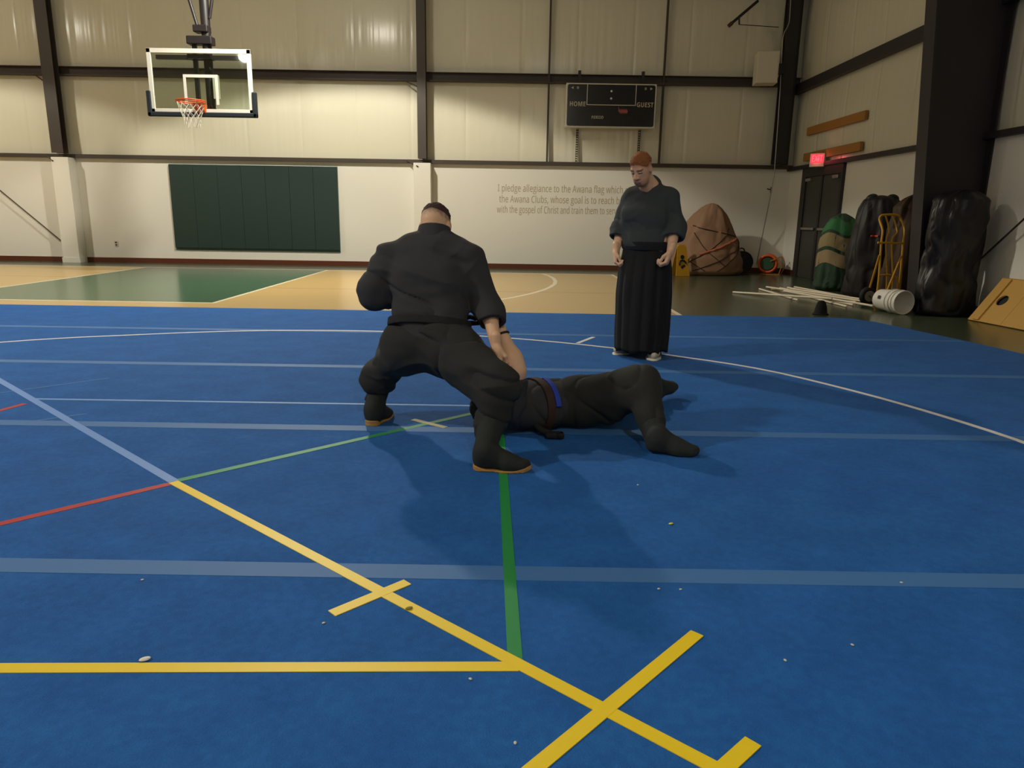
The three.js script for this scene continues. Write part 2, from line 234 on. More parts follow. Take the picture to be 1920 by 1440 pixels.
{ const g = thing('wall_speaker', 'white box speaker mounted on the corner column', 'speaker', [5.24, 3.98, ZB + 0.62]); g.rotation.y = -0.12; part('cabinet', box(-0.22, 0.22, 0, 0.62, -0.2, 0.18, 0.012), M.offWhite, g); part('grille', box(-0.2, 0.2, 0.02, 0.6, 0.18, 0.186, 0.003), M.offWhite, g); part('mount_bracket', box(0.0, 0.42, 0.25, 0.45, -0.28, -0.2), M.steelDark, g); }
{ const g = thing('pipe_arm', 'dark steel pipe arm sticking down from the top girt near the corner', 'pipe arm'); const z = ZB + 0.5, a = atZ(1369, 46, z), b = atZ(1432, -8, z); part('pipe', bar(a, b.clone().setZ(ZB + 0.12), 0.03), M.steelDark, g); part('end_cap', bar(a.clone().add(V(-0.03, -0.03, 0)), a.clone().add(V(0.04, 0.035, -0.01)), 0.04), M.base, g); const p = atZ(1386, 32, z - 0.08), q = atZ(1386, 46, z - 0.08), r2 = atZ(1460, 51, ZB + 0.34); part('brace', [bar(p, q, 0.018), bar(q, r2, 0.008)], M.steelDark, g); }
{ const g = thing('corner_conduit', 'thin grey conduit running down the corner to a cable hook', 'conduit'); const z = ZB + 0.36; const p = [atZ(1480, 40, z), atZ(1468, 70, z), atZ(1462, 180, z), atZ(1452, 320, z)]; const x = p[3].x; part('conduit', tube([V(p[0].x - 0.05, 6.4, z), ...p, V(x - 0.03, 1.7, ZB + 0.34), V(x - 0.1, 0.2, ZB + 0.05)], 0.011, 60), M.chrome, g); const h = atZ(1446, 356, ZB + 0.3); part('cable_hook', [bar(h, h.clone().add(V(-0.1, 0.02, 0.02)), 0.012), bar(h.clone().add(V(0, -0.07, 0)), h.clone().add(V(0, 0.06, 0)), 0.02)], M.base, g); }

// ---------------------------------------------------------------- door, boards and exit sign on the side wall
{
  const z0 = -16.05, z1 = -14.08, top = 2.26, x = XR, g = thing('door_1', 'dark grey double exit door in the side wall near the corner', 'door', [0, 0, 0], null, 'structure');
  part('door_frame', [box(x - 0.06, x, 0, top, z0, z0 + 0.22), box(x - 0.06, x, 0, top, z1 - 0.08, z1), box(x - 0.06, x, top - 0.18, top, z0 + 0.22, z1 - 0.08), box(x - 0.05, x, 0, top - 0.18, -15.06, -14.98)], M.steelDark, g);
  for (const [a, b, s] of [[z0 + 0.225, -15.065, 1], [-14.975, z1 - 0.085, -1]]) {
    const d = part('door_leaf', box(x - 0.035, x, 0.01, top - 0.185, a, b, 0.004), M.doorGrey, g);
    part('push_bar', box(x - 0.09, x - 0.06, 1.0, 1.05, a + 0.06, b - 0.06, 0.01), M.chrome, d); part('door_closer', box(x - 0.09, x - 0.035, top - 0.27, top - 0.21, s > 0 ? a + 0.05 : b - 0.3, s > 0 ? a + 0.3 : b - 0.05, 0.008), M.chrome, d); part('kick_panel', box(x - 0.042, x - 0.034, 0.05, 0.95, a + 0.05, b - 0.05, 0.003), M.doorGrey, d);
  }
}
solo('wall_plank', box(XR - 0.06, XR - 0.0, 2.94, 3.1, -16.05, -13.45, 0.008), M.wood, 'upper wooden plank fixed to the side wall above the door', 'plank');
solo('wall_plank', box(XR - 0.06, XR - 0.0, 2.42, 2.58, -16.1, -13.5, 0.008), M.wood, 'lower wooden plank fixed behind the exit sign', 'plank');
{
  const g = thing('exit_sign', 'lit red exit sign above the dark double door', 'exit sign', [XR - 0.16, 2.24, -15.05]); g.rotation.y = -Math.PI / 4;
  part('housing', box(-0.15, 0.15, 0, 0.26, -0.04, 0.04, 0.01), M.offWhite, g);
  const e = new THREE.MeshStandardMaterial({ color: '#400a0c', roughness: 0.4 }); e.emissive.setRGB(1, 0.06, 0.09); e.emissiveIntensity = 0.55;
  part('lit_face', box(-0.13, 0.13, 0.075, 0.245, 0.04, 0.043), e, g);
  const e2 = new THREE.MeshStandardMaterial({ color: '#400a0c', roughness: 0.4 }); e2.emissive.setRGB(1, 0.1, 0.13); e2.emissiveIntensity = 1.1;
  const t = new TextGeometry('EXIT', { font: fontR, size: 0.12, depth: 0.003, curveSegments: 3, bevelEnabled: false }); t.computeBoundingBox(); t.scale(0.22 / t.boundingBox.max.x, 1, 1); t.translate(-0.11, 0.1, 0.043); part('letters', t, e2, g);
  const pl = new THREE.PointLight(new THREE.Color().setRGB(1, 0.1, 0.12), 0.04, 0, 2); pl.position.set(0, 0.15, 0.1); pl.castShadow = true; g.add(pl);
}

// ---------------------------------------------------------------- basketball hoop
{
  const g = thing('basketball_hoop', 'glass basketball backboard with orange rim hung from the roof on a dark mast', 'basketball hoop');
  const zb = -13.6, x0 = -6.5, x1 = -4.67, y0 = 2.88, y1 = 3.95, f = 0.075;
  part('backboard_frame', [box(x0, x1, y1 - f, y1, zb, zb + 0.04, 0.006), box(x0, x1, y0, y0 + f, zb, zb + 0.04, 0.006), box(x0, x0 + f, y0, y1, zb, zb + 0.04, 0.006), box(x1 - f, x1, y0, y1, zb, zb + 0.04, 0.006)], M.white, g, 'white frame');
  part('glass_pane', box(x0 + f * 0.8, x1 - f * 0.8, y0 + f * 0.8, y1 - f * 0.8, zb + 0.014, zb + 0.024), M.glass, g);
  const cx = (x0 + x1) / 2, sq = 0.05; part('target_square', [box(cx - 0.305, cx + 0.305, y0 + 0.6, y0 + 0.6 + sq, zb + 0.024, zb + 0.027), box(cx - 0.305, cx - 0.305 + sq, y0 + 0.15, y0 + 0.6, zb + 0.024, zb + 0.027), box(cx + 0.305 - sq, cx + 0.305, y0 + 0.15, y0 + 0.6, zb + 0.024, zb + 0.027)], M.white, g);
  part('edge_padding', [box(x0 - 0.06, x1 + 0.06, y0 - 0.06, y0 + 0.02, zb - 0.02, zb + 0.065, 0.02), box(x0 - 0.06, x0 + 0.02, y0 - 0.06, y0 + 0.37, zb - 0.02, zb + 0.065, 0.02), box(x1 - 0.02, x1 + 0.06, y0 - 0.06, y0 + 0.37, zb - 0.02, zb + 0.065, 0.02)], M.hoopPad, g, 'dark bottom edge padding');
  const ry = 3.03, rx = cx - 0.02, rz = zb + 0.065 + 0.15 + 0.23;
  const rim = part('rim', [new THREE.TorusGeometry(0.235, 0.011, 10, 48).rotateX(Math.PI / 2).translate(rx, ry, rz), new THREE.TorusGeometry(0.235, 0.008, 8, 48).rotateX(Math.PI / 2).translate(rx, ry - 0.025, rz), box(rx - 0.09, rx + 0.09, ry - 0.15, ry + 0.01, zb + 0.028, zb + 0.06), new THREE.ExtrudeGeometry(new THREE.Shape([[0, 0], [0.17, 0], [0, -0.14]].map(p => new THREE.Vector2(...p))), { depth: 0.16, bevelEnabled: false }).rotateY(-Math.PI / 2).translate(rx + 0.08, ry, zb + 0.06)], M.orange, g, 'orange steel rim');
  const ng = []; for (let s of [-1, 1]) for (let i = 0; i < 12; i++) { const p = []; for (let k = 0; k <= 6; k++) { const t = k / 6, a = (i / 12) * Math.PI * 2 + s * t * 1.55, r = 0.235 - 0.115 * Math.min(1, t * 1.35) + 0.01 * t; p.push(V(rx + r * Math.cos(a), ry - 0.01 - t * 0.42, rz + r * Math.sin(a))); } ng.push(tube(p, 0.0032, 12, false, 5)); }
  part('net', ng, M.net, rim, 'white string net');
  const zm = zb - 0.22;
  part('mast', [bar(V(-5.52, 2.92, zm), V(-5.54, 7.2, zm - 0.05), 0.075, 0.085, 20)], M.mast, g);
  part('lower_tube', [box(-5.78, -5.71, 2.9, 4.15, zm - 0.03, zm + 0.03), box(-6.4, -4.75, 3.8, 3.87, zm + 0.05, zm + 0.12), box(-5.85, -5.4, 2.9, 2.98, zm + 0.02, zm + 0.15), box(-5.8, -5.4, 3.8, 3.87, zm + 0.0, zb)], M.mast, g);
  part('clamp', [box(-5.85, -5.4, 4.06, 4.2, zm - 0.1, zm + 0.1, 0.02), box(-5.72, -5.46, 4.26, 4.38, zm - 0.1, zm + 0.1, 0.02)], M.mast, g);
  part('stay_brace', bar(V(-5.66, 4.35, zm), V(-6.35, 7.1, zm + 0.05), 0.028), M.mast, g);
  part('stay_brace', bar(V(-5.44, 4.5, zm), V(-4.85, 7.1, zm + 0.05), 0.028), M.mast, g);
  part('spring_unit', box(-5.42, -5.33, 3.15, 3.55, zm + 0.04, zm + 0.12), M.offWhite, g);
}

// ---------------------------------------------------------------- blue mat with its tape lines
const MT = 0.035;
const mat = thing('gym_mat', 'large blue carpeted roll-out gym mat crossed by coloured tape lines', 'mat');
{
  const seams = [1.05, -0.55, -2.17, -3.79, -5.43, -7.12, -8.78], xr = z => 4.3 + 0.2 * Math.min(4, (z + 8.78) * 0.75);
  for (let i = 0; i < seams.length - 1; i++) {
    const a = seams[i], b = seams[i + 1]; const pts = i === 5 ? [[-9.5, a - 0.002], [xr(a), a - 0.002], [4.28, b + 0.35], [4.12, b + 0.06], [3.9, b], [-9.5, b]] : [[-9.5, a - 0.002], [xr(a), a - 0.002], [xr(b), b + 0.002], [-9.5, b + 0.002]];
    part('mat_roll', uvMetres(prismXZ(pts, 0.0, MT)), matCarpet, mat);
  }
  const strip = (a, b, w, m, label, h = 0.0012, w2 = w) => { const d = b.clone().sub(a).setY(0).normalize(), n = V(-d.z, 0, d.x); const P = [a.clone().addScaledVector(n, w / 2), b.clone().addScaledVector(n, w2 / 2), b.clone().addScaledVector(n, -w2 / 2), a.clone().addScaledVector(n, -w / 2)].map(p => [p.x, p.z]); return part('tape_line', prismXZ(P, MT - 0.0005, MT + h), m, mat, label); };
  seams.slice(1, -1).forEach((z, i) => part('seam_strip', prismXZ([[-9.4, z - 0.048], [-9.4, z + 0.048], [xr(z) - 0.05, z + 0.048], [xr(z) - 0.05, z - 0.048]], MT - 0.0005, MT + 0.001), M.velcro, mat, 'faded light blue seam strip'));
  const F = (x, y) => onFloor(x, y, MT), TW = 0.04;
  strip(F(325, 904), F(1352, 1446), TW, M.tapeYellow, 'yellow tape', 0.0022);
  strip(F(-900, 1256), F(972, 1250), TW, M.tapeYellow, 'yellow tape', 0.0018);
  strip(F(622, 1151), F(764, 1092), TW, M.tapeYellow, 'yellow tape', 0.0026);
  strip(F(985, 1455), F(1307, 1188), TW, M.tapeYellow, 'yellow tape', 0.0026);
  strip(F(1320, 1475), F(1412, 1391), TW, M.tapeYellow, 'yellow tape', 0.0026);
  strip(F(938, 800), F(966, 1241), TW, M.tapeGreen, 'green tape', 0.0014);
  strip(F(326, 903), F(900, 772), TW, std('#2f8f5a', 0.55), 'green tape', 0.0015);
  strip(F(325, 906), F(-500, 1100), TW, M.tapeRed, 'worn red tape', 0.0013);
  strip(F(47, 757), F(-150, 811), TW, M.tapeRed, 'worn red tape', 0.0013);
  strip(F(326, 903), F(-170, 615), TW * 1.1, M.tapeBlue, 'light blue tape', 0.0017);
  strip(F(774, 787), F(836, 802), 0.035, M.tapeTan, 'tan tape', 0.0024);
  strip(F(60, 748), F(890, 761), 0.03, M.tapeSky, 'thin light blue tape', 0.0012);
  strip(F(0, 737), F(205, 709), 0.018, M.velcro, 'thin light blue tape', 0.0012);
  strip(F(60, 790), F(162, 776), 0.018, M.velcro, 'thin light blue tape', 0.0012);
  // white tape ring piece by piece through points read off the photograph
  const arc = [[-260, 668], [-120, 653], [0, 642], [120, 634], [250, 628], [400, 622], [560, 619.5], [720, 621.5], [900, 630], [1080, 645], [1270, 668], [1425, 692], [1600, 733], [1760, 778], [1920, 830], [2020, 870], [2180, 950]].map(p => F(...p));
  const cv = new THREE.CatmullRomCurve3(arc), N = 60, o = [], n2 = []; for (let i = 0; i <= N; i++) { const p = cv.getPoint(i / N), t = cv.getTangent(i / N), n = V(-t.z, 0, t.x).normalize(); o.push([p.x + n.x * 0.02, p.z + n.z * 0.02]); n2.unshift([p.x - n.x * 0.02, p.z - n.z * 0.02]); }
  part('tape_ring', prismXZ([...o, ...n2], MT - 0.0005, MT + 0.0016), M.tapeWhite, mat, 'curved white tape line');
  strip(F(1083, 643.5), F(1113, 632), 0.04, M.tapeWhite, 'short white tape tick', 0.002);
}
// litter on the mat
[[272, 1238, 0.015, 'small white paper scrap beside the long yellow tape', M.white], [1258, 983, 0.011, 'tiny yellow green scrap on the open blue mat', std('#d8dc6a', 0.6)], [767, 1143, 0.012, 'small tan crumb on the yellow tape', std('#8a7a2a', 0.7)]].forEach(([x, y, s, lab, m]) => { const p = onFloor(x, y, MT), g = new THREE.IcosahedronGeometry(s, 1); g.scale(1, 0.28, 0.6); const o = solo('paper_scrap', g, m, lab, 'scrap'); o.position.set(p.x, MT + s * 0.27 + (x === 767 ? 0.002 : 0), p.z); o.rotation.y = 0.5; });
{ const lg = new THREE.IcosahedronGeometry(0.006, 0); lg.scale(1, 0.4, 0.7); for (const [x, y] of [[607, 1169], [966, 1394], [1690, 1093], [1235, 1105], [1276, 1106], [1598, 1210], [1472, 1239], [1196, 910], [267, 1088], [882, 1274]]) { const p = onFloor(x, y, MT); const o = solo('lint_speck', lg, M.offWhite, 'tiny pale lint speck on the blue mat', 'lint', 'lint specks on the mat'); o.position.set(p.x, MT + 0.0022, p.z); o.rotation.y = x; } }
//==PART2==
// ---------------------------------------------------------------- lumpy bags
function lumpy(prof, depth, k, amp, fr, nT = 80, nH = 60, lean = [0, 0]) { // prof: [height, halfwidth] rows; depth ratio
  const H = prof[prof.length - 1][0], pos = [], idx = [], at = h => { for (let i = 1; i < prof.length; i++) if (h <= prof[i][0]) { const t = (h - prof[i - 1][0]) / (prof[i][0] - prof[i - 1][0]); return prof[i - 1][1] + (prof[i][1] - prof[i - 1][1]) * t; } return prof[prof.length - 1][1]; };
  const P = (h, a) => { const r0 = at(h); const c = Math.cos(a), s = Math.sin(a); const n = amp * (0.6 * noise3(c * fr + k, h * fr * 1.3, s * fr + k) + 0.22 * noise3(c * fr * 3.4 + k + h, h * fr * 1.1, s * fr * 3.4) + 0.1 * Math.abs(noise3(c * fr * 6 + k + h * 2, h * fr * 1.6, s * fr * 6))); const fold = -0.045 * Math.pow(1 - Math.abs(noise3(c * 2.2 + k * 2, h * 2.4 + s * 1.5, s * 2.2 - k)), 7) - 0.014 * Math.pow(1 - Math.abs(noise3(c * 5 + k, h * 3 + c * 3, s * 5)), 6); const r = r0 + (n + fold) * Math.min(1, r0 / 0.12) * (h < 0.03 ? 0.3 : 1); return V(c * r + lean[0] * h / H, h, s * r * depth + lean[1] * h / H); };
  for (let j = 0; j <= nH; j++) for (let i = 0; i < nT; i++) { const p = P(H * j / nH, i / nT * Math.PI * 2); pos.push(p.x, p.y, p.z); }
  for (let j = 0; j < nH; j++) for (let i = 0; i < nT; i++) { const a = j * nT + i, b = j * nT + (i + 1) % nT, c = a + nT, d = b + nT; idx.push(a, c, b, b, c, d); }
  const bot = pos.length / 3; pos.push(0, 0, 0); const top = bot + 1; pos.push(lean[0], H, lean[1]);
  for (let i = 0; i < nT; i++) { idx.push(bot, i, (i + 1) % nT); idx.push(top, nH * nT + (i + 1) % nT, nH * nT + i); }
  const g = new THREE.BufferGeometry(); g.setAttribute('position', new THREE.Float32BufferAttribute(pos, 3)); g.setIndex(idx); g.computeVertexNormals(); return { g, P };
}
const bagBlack = std('#131116', 0.42), bagBrown = std('#3c2812', 0.7), bagTan = std('#8d6c52', 0.75), cord = std('#3a2418', 0.8), strapOrange = std('#d0502c', 0.6);
{ // brown tarpaulin bundle tied with cord
  const g = thing('tarp_bundle', 'tall brown tarpaulin bundle wrapped in cord against the end wall', 'bundle', [4.2, 0, -16.15]);
  const L = lumpy([[0, 0.78], [0.08, 0.9], [0.35, 0.82], [0.7, 0.66], [1.05, 0.5], [1.3, 0.36], [1.42, 0.24], [1.5, 0.12], [1.53, 0.03]], 0.66, 3, 0.1, 2.1, 64, 44, [0.12, -0.1]);
  part('tarpaulin', L.g, bagTan, g);
  const cg = [], og = []; const wrap = (h0, h1, a0, a1, list, r) => { const p = []; for (let i = 0; i <= 14; i++) { const t = i / 14, q = L.P(h0 + (h1 - h0) * t, a0 + (a1 - a0) * t); p.push(q.multiply(V(1.012, 1, 1.012))); } list.push(tube(p, r, 40, false, 6)); };
  wrap(1.05, 0.75, 2.6, -0.3, cg, 0.012); wrap(0.15, 1.0, 2.4, 0.7, cg, 0.01); wrap(0.1, 0.8, 1.4, 0.1, cg, 0.01); wrap(0.9, 0.2, 2.3, 1.2, cg, 0.01); wrap(0.55, 0.1, 2.6, 1.7, cg, 0.009); wrap(0.1, 0.62, 2.0, 0.5, cg, 0.009);
  part('cord', cg, cord, g, 'dark cord'); wrap(0.45, 0.78, 1.9, 0.55, og, 0.028); part('strap', og, std('#b9694a', 0.7), g, 'orange strap');
}
{ const g = thing('floor_sign', 'yellow plastic floor sign with black pictogram behind the standing man', 'floor sign', [3.55, 0, -15.55]); g.rotation.y = 0.25;
  const sh = s => new THREE.ExtrudeGeometry(new THREE.Shape([[-0.16, 0], [0.16, 0], [0.1, 0.62], [0.06, 0.66], [-0.06, 0.66], [-0.1, 0.62]].map(p => new THREE.Vector2(...p))), { depth: 0.016, bevelEnabled: false }).translate(0, 0, -0.008).rotateX(s * -0.2).translate(0, 0.003, s * 0.14);
  const f = part('front_panel', sh(1), M.yellow, g); part('rear_panel', sh(-1), M.yellow, g);
  const mk = [new THREE.CylinderGeometry(0.045, 0.045, 0.006, 20).rotateX(Math.PI / 2).translate(0, 0.4, 0.01), new THREE.TorusGeometry(0.07, 0.02, 8, 24, 3.6).translate(0, 0.26, 0.01), new THREE.BoxGeometry(0.1, 0.05, 0.006).rotateZ(0.6).translate(0.01, 0.2, 0.01)].map(q => q.rotateX(-0.2).translate(0, 0.003, 0.14)); part('pictogram', mk, M.black, f); }
{ const g = thing('cord_reel', 'orange cord reel with green centre in the corner', 'cord reel', [5.68, 0, -16.3]); g.rotation.y = -0.45;
  const o = 0.245; part('wound_cord', Array.from({ length: 6 }, (_, i) => new THREE.TorusGeometry(0.17 + (i % 2) * 0.012, 0.032, 10, 40).translate(0, o, -0.09 + i * 0.036)), M.orange, g, 'orange wound cord');
  part('flange', [new THREE.CylinderGeometry(0.135, 0.135, 0.02, 36).rotateX(Math.PI / 2).translate(0, o, 0.12)], std('#1f4a2c', 0.5), g, 'green round face'); part('flange', new THREE.CylinderGeometry(0.2, 0.2, 0.015, 36).rotateX(Math.PI / 2).translate(0, o, -0.135), M.orange, g);
  part('stand', [tube([V(0.06, 0.3, 0.15), V(0.2, 0.36, 0.15), V(0.3, 0.22, 0.14), V(0.26, 0.03, 0.13)], 0.012), tube([V(0.06, 0.3, -0.16), V(0.26, 0.4, -0.16), V(0.34, 0.22, -0.16), V(0.28, 0.03, -0.16)], 0.012), bar(V(-0.15, 0.012, 0.13), V(0.28, 0.012, 0.13), 0.012), bar(V(-0.15, 0.012, -0.16), V(0.28, 0.012, -0.16), 0.012), bar(V(0.34, 0.22, -0.16), V(0.3, 0.22, 0.14), 0.012)], M.wood, g); }
{ const g = thing('equipment_case', 'black round case standing beside the orange cord reel', 'case', [5.16, 0, -16.62]); part('case_body', new THREE.CylinderGeometry(0.25, 0.25, 0.24, 36).rotateX(Math.PI / 2).translate(0, 0.25, 0), M.black, g); part('case_lid', new THREE.TorusGeometry(0.235, 0.018, 8, 40).translate(0, 0.25, 0.11), M.rubber, g); part('carry_handle', new THREE.TorusGeometry(0.07, 0.014, 8, 20, Math.PI).translate(0, 0.49, 0), M.rubber, g); }
// bags against the side wall
function bag(name, label, pos, prof, depth, k, m, amp = 0.09, fr = 2.2, rot = 0, lean = [0, 0]) { const g = thing(name, label, 'bag', pos); g.rotation.y = rot; const L = lumpy(prof, depth, k, amp, fr, 80, 60, lean); part('sack', L.g, m, g); return { g, L }; }
{
  const b = bag('striped_bag', 'green and tan striped cloth bundle leaning beside the dark door', [5.66, 0, -12.8], [[0, 0.3], [0.06, 0.37], [0.4, 0.35], [0.8, 0.34], [1.05, 0.3], [1.24, 0.2], [1.32, 0.05]], 0.8, 11, std('#28402c', 0.8), 0.05);
  const band = (h0, h1, m, lab) => { const pos = [], idx = [], n = 40; for (let j = 0; j <= 5; j++) for (let i = 0; i <= n; i++) { const q = b.L.P(h0 + (h1 - h0) * j / 5 + 0.05 * Math.sin(i * 0.5), i / n * Math.PI * 2).multiply(V(1.025, 1, 1.025)); pos.push(q.x, q.y, q.z); } for (let j = 0; j < 5; j++) for (let i = 0; i < n; i++) { const a = j * (n + 1) + i; idx.push(a, a + n + 1, a + 1, a + 1, a + n + 1, a + n + 2); } const gg = new THREE.BufferGeometry(); gg.setAttribute('position', new THREE.Float32BufferAttribute(pos, 3)); gg.setIndex(idx); gg.computeVertexNormals(); part('cloth_band', gg, m, b.g, lab); };
  band(0.72, 0.95, std('#8a7a54', 0.85), 'tan cloth band'); band(0.44, 0.66, std('#97825f', 0.85), 'tan cloth band'); band(1.0, 1.22, std('#2d6a3c', 0.8), 'bright green cloth band');
}
{
  const b = bag('black_bag', 'bulging black bag with orange strap behind the yellow hand truck', [5.71, 0, -11.6], [[0, 0.34], [0.07, 0.41], [0.4, 0.42], [0.8, 0.4], [1.15, 0.37], [1.4, 0.31], [1.53, 0.25], [1.58, 0.12], [1.59, 0.03]], 0.85, 21, std('#181313', 0.6), 0.09); for (const [x, a] of [[-0.16, 0.35], [0.17, -0.2]]) part('tie_knot', new THREE.SphereGeometry(0.09, 20, 14).scale(1, 0.7, 0.8).rotateZ(a).translate(x, 1.545, 0.02), std('#181313', 0.6), b.g);
  for (const [a0, a1, h0, h1] of [[2.2, 1.9, 0.97, 0.97], [1.6, 0.4, 0.98, 0.88]]) { const p = []; for (let i = 0; i <= 10; i++) p.push(b.L.P(h0 + (h1 - h0) * i / 10, a0 + (a1 - a0) * i / 10).multiply(V(1.02, 1, 1.02))); part('strap', tube(p, 0.016, 30, false, 6), strapOrange, b.g, 'orange strap'); }
}
bag('brown_bag', 'dark brown sack standing between the hand truck and the frame column', [5.78, 0, -10.75], [[0, 0.28], [0.06, 0.33], [0.6, 0.33], [1.1, 0.32], [1.4, 0.28], [1.52, 0.16], [1.58, 0.04]], 0.8, 33, bagBrown, 0.07);
bag('black_bag', 'tall shiny black plastic bag in front of the frame column', [5.67, 0, -9.5], [[0, 0.34], [0.06, 0.39], [0.4, 0.38], [0.62, 0.34], [0.9, 0.37], [1.25, 0.39], [1.48, 0.35], [1.57, 0.2], [1.6, 0.05]], 0.6, 47, bagBlack, 0.075, 2.4, 0, [0.04, 0]);
// hand truck
{
  const g = thing('hand_truck', 'yellow tubular hand truck leaning against the black bag', 'hand truck'); const T = (x, y, z) => atZ(x, y, z), z = -10.35, zt = -10.5, r = 0.016;
  const fl = p => V(p.x, 0.03, p.z);
  part('side_frame', tube([fl(T(1643, 563, z)), T(1648, 520, z), T(1652, 460, z - 0.03), T(1655, 432, z - 0.06), T(1649, 412, zt), T(1652, 404, zt), T(1668, 402.5, zt), T(1684, 404, zt), T(1690, 412, zt), T(1696, 432, z - 0.06), T(1693, 460, z - 0.03), T(1688, 520, z), fl(T(1684, 563, z))], r, 90), M.yellow, g);
  for (const [a, b, c, d, e] of [[1660, 404, 1667, 434, 1657], [1673, 404, 1682, 436, 1668]]) part('rung', tube([T(a, b, zt), T((a + c) / 2 + 1, 418, zt + 0.02), T(c, d, z - 0.06), T(e + 6, 445, z - 0.04), T(e + 4, 458, z - 0.02), T(e + 6, 520, z), T(e + 5, 545, z)], 0.012, 50), M.yellow, g);
  part('cross_bar', bar(T(1646, 455, z - 0.02), T(1694, 456, z - 0.02), 0.014), M.yellow, g); part('cross_bar', [tube([T(1649, 516, z + 0.01), T(1665, 515, z + 0.02), T(1679, 519, z + 0.02), T(1683, 528, z + 0.02), T(1682, 552, z + 0.02)], 0.013)], M.yellow, g);
  const w1 = T(1628, 552, -10.5), w2 = T(1660, 556, -10.12); w1.y = w2.y = 0.135;
  part('brace', bar(T(1649, 478, z), w1.clone().setY(0.2), 0.014), M.yellow, g); part('brace', bar(T(1690, 480, z), w2.clone().setY(0.2), 0.014), M.yellow, g);
  const ax = w2.clone().sub(w1).normalize(), q = new THREE.Quaternion().setFromUnitVectors(V(0, 0, 1), ax);
  part('axle', bar(w1, w2, 0.014), M.steelDark, g);
  for (const w of [w1, w2]) { const wh = part('wheel', new THREE.TorusGeometry(0.095, 0.04, 12, 32).applyQuaternion(q).translate(w.x, w.y, w.z), M.rubber, g); part('hub', new THREE.CylinderGeometry(0.078, 0.078, 0.084, 24).rotateX(Math.PI / 2).applyQuaternion(q).translate(w.x, w.y, w.z), std('#8f8c7c', 0.5), wh, 'grey wheel hub'); }
  const pa = T(1640, 566, z), pb = T(1688, 566, z); part('toe_plate', box(Math.min(pa.x, pb.x), Math.max(pa.x, pb.x), 0.008, 0.02, -10.6, z + 0.02), M.yellow, g);
}
// buckets
{
  const prof = [[0, 0], [0.128, 0], [0.133, 0.008], [0.15, 0.29], [0.158, 0.29], [0.158, 0.33], [0.151, 0.332], [0.146, 0.325], [0.129, 0.012], [0, 0.012]].map(p => new THREE.Vector2(...p));
  const prof2 = new THREE.LatheGeometry(prof, 40).rotateX(Math.PI / 2);
  const mk = (lab, zoff, scale) => { const g = thing('bucket', lab, 'bucket', [5.055, 0.158 , -9.8 + zoff], 'white plastic buckets'); g.rotation.y = 0.2; g.position.x += zoff * 0.2; part('bucket_shell', prof2, M.white, g); part('rim_band', new THREE.TorusGeometry(0.157, 0.006, 8, 40).translate(0, 0, 0.262), M.white, g); return g; };
  const b1 = mk('white plastic bucket lying on its side, the outer one', -0.1, 1); const b2 = mk('white plastic bucket nested inside the other, open end showing', 0.02, 1); delete b1.userData.group; delete b2.userData.group;
  part('print_mark', [new THREE.CylinderGeometry(0.1555, 0.1545, 0.05, 12, 1, true, -2.0, 0.28).rotateX(Math.PI / 2).translate(0, 0, 0.13 + 0.02)], M.black, b1, 'dark printed mark');
}
// wooden sticks on the floor
{
  const S = [[1374.6, 547.7, 1560, 560, 0.016, 0.085], [1424, 541.8, 1496, 562.6, 0.016], [1437, 538, 1623, 565.5, 0.047], [1489.5, 538, 1591.5, 557, 0.016], [1476.6, 539.2, 1598, 561.5, 0.016], [1462, 540, 1605, 567, 0.016], [1447, 541.5, 1600, 571.5, 0.016], [1470, 545.5, 1637, 573.5, 0.047], [1520, 557.5, 1588, 574.5, 0.016], [1482, 541, 1612, 560.5, 0.047]];
  const labs = ['pale stick reaching farthest out from the pile', 'short pale stick crossing the pile']; const gm = std('#e9dcc4', 0.55);
  S.forEach(([a, b, c, d, h, h2 = h], i) => { const p = onFloor(a, b, h), q = onFloor(c, d, h2); const dir = q.clone().sub(p); const o = solo('wooden_stick', [bar(V(0, 0, 0), dir, 0.0155, 0.0155, 10)], gm, i < 2 ? labs[i] : 'pale round stick in the loose pile beside the bucket', 'stick', i < 2 ? null : 'pale sticks piled on the floor'); o.position.copy(p); });
}
{ const g = solo('cone_marker', new THREE.LatheGeometry([[0, 0], [0.1, 0], [0.1, 0.012], [0.082, 0.02], [0.07, 0.1], [0.05, 0.16], [0.03, 0.18], [0, 0.185]].map(p => new THREE.Vector2(...p)), 28), std('#0b0b0c', 0.9), 'small black rubber cone at the mat edge near the sticks', 'cone'); g.position.set(4.0, 0, -9.35); }
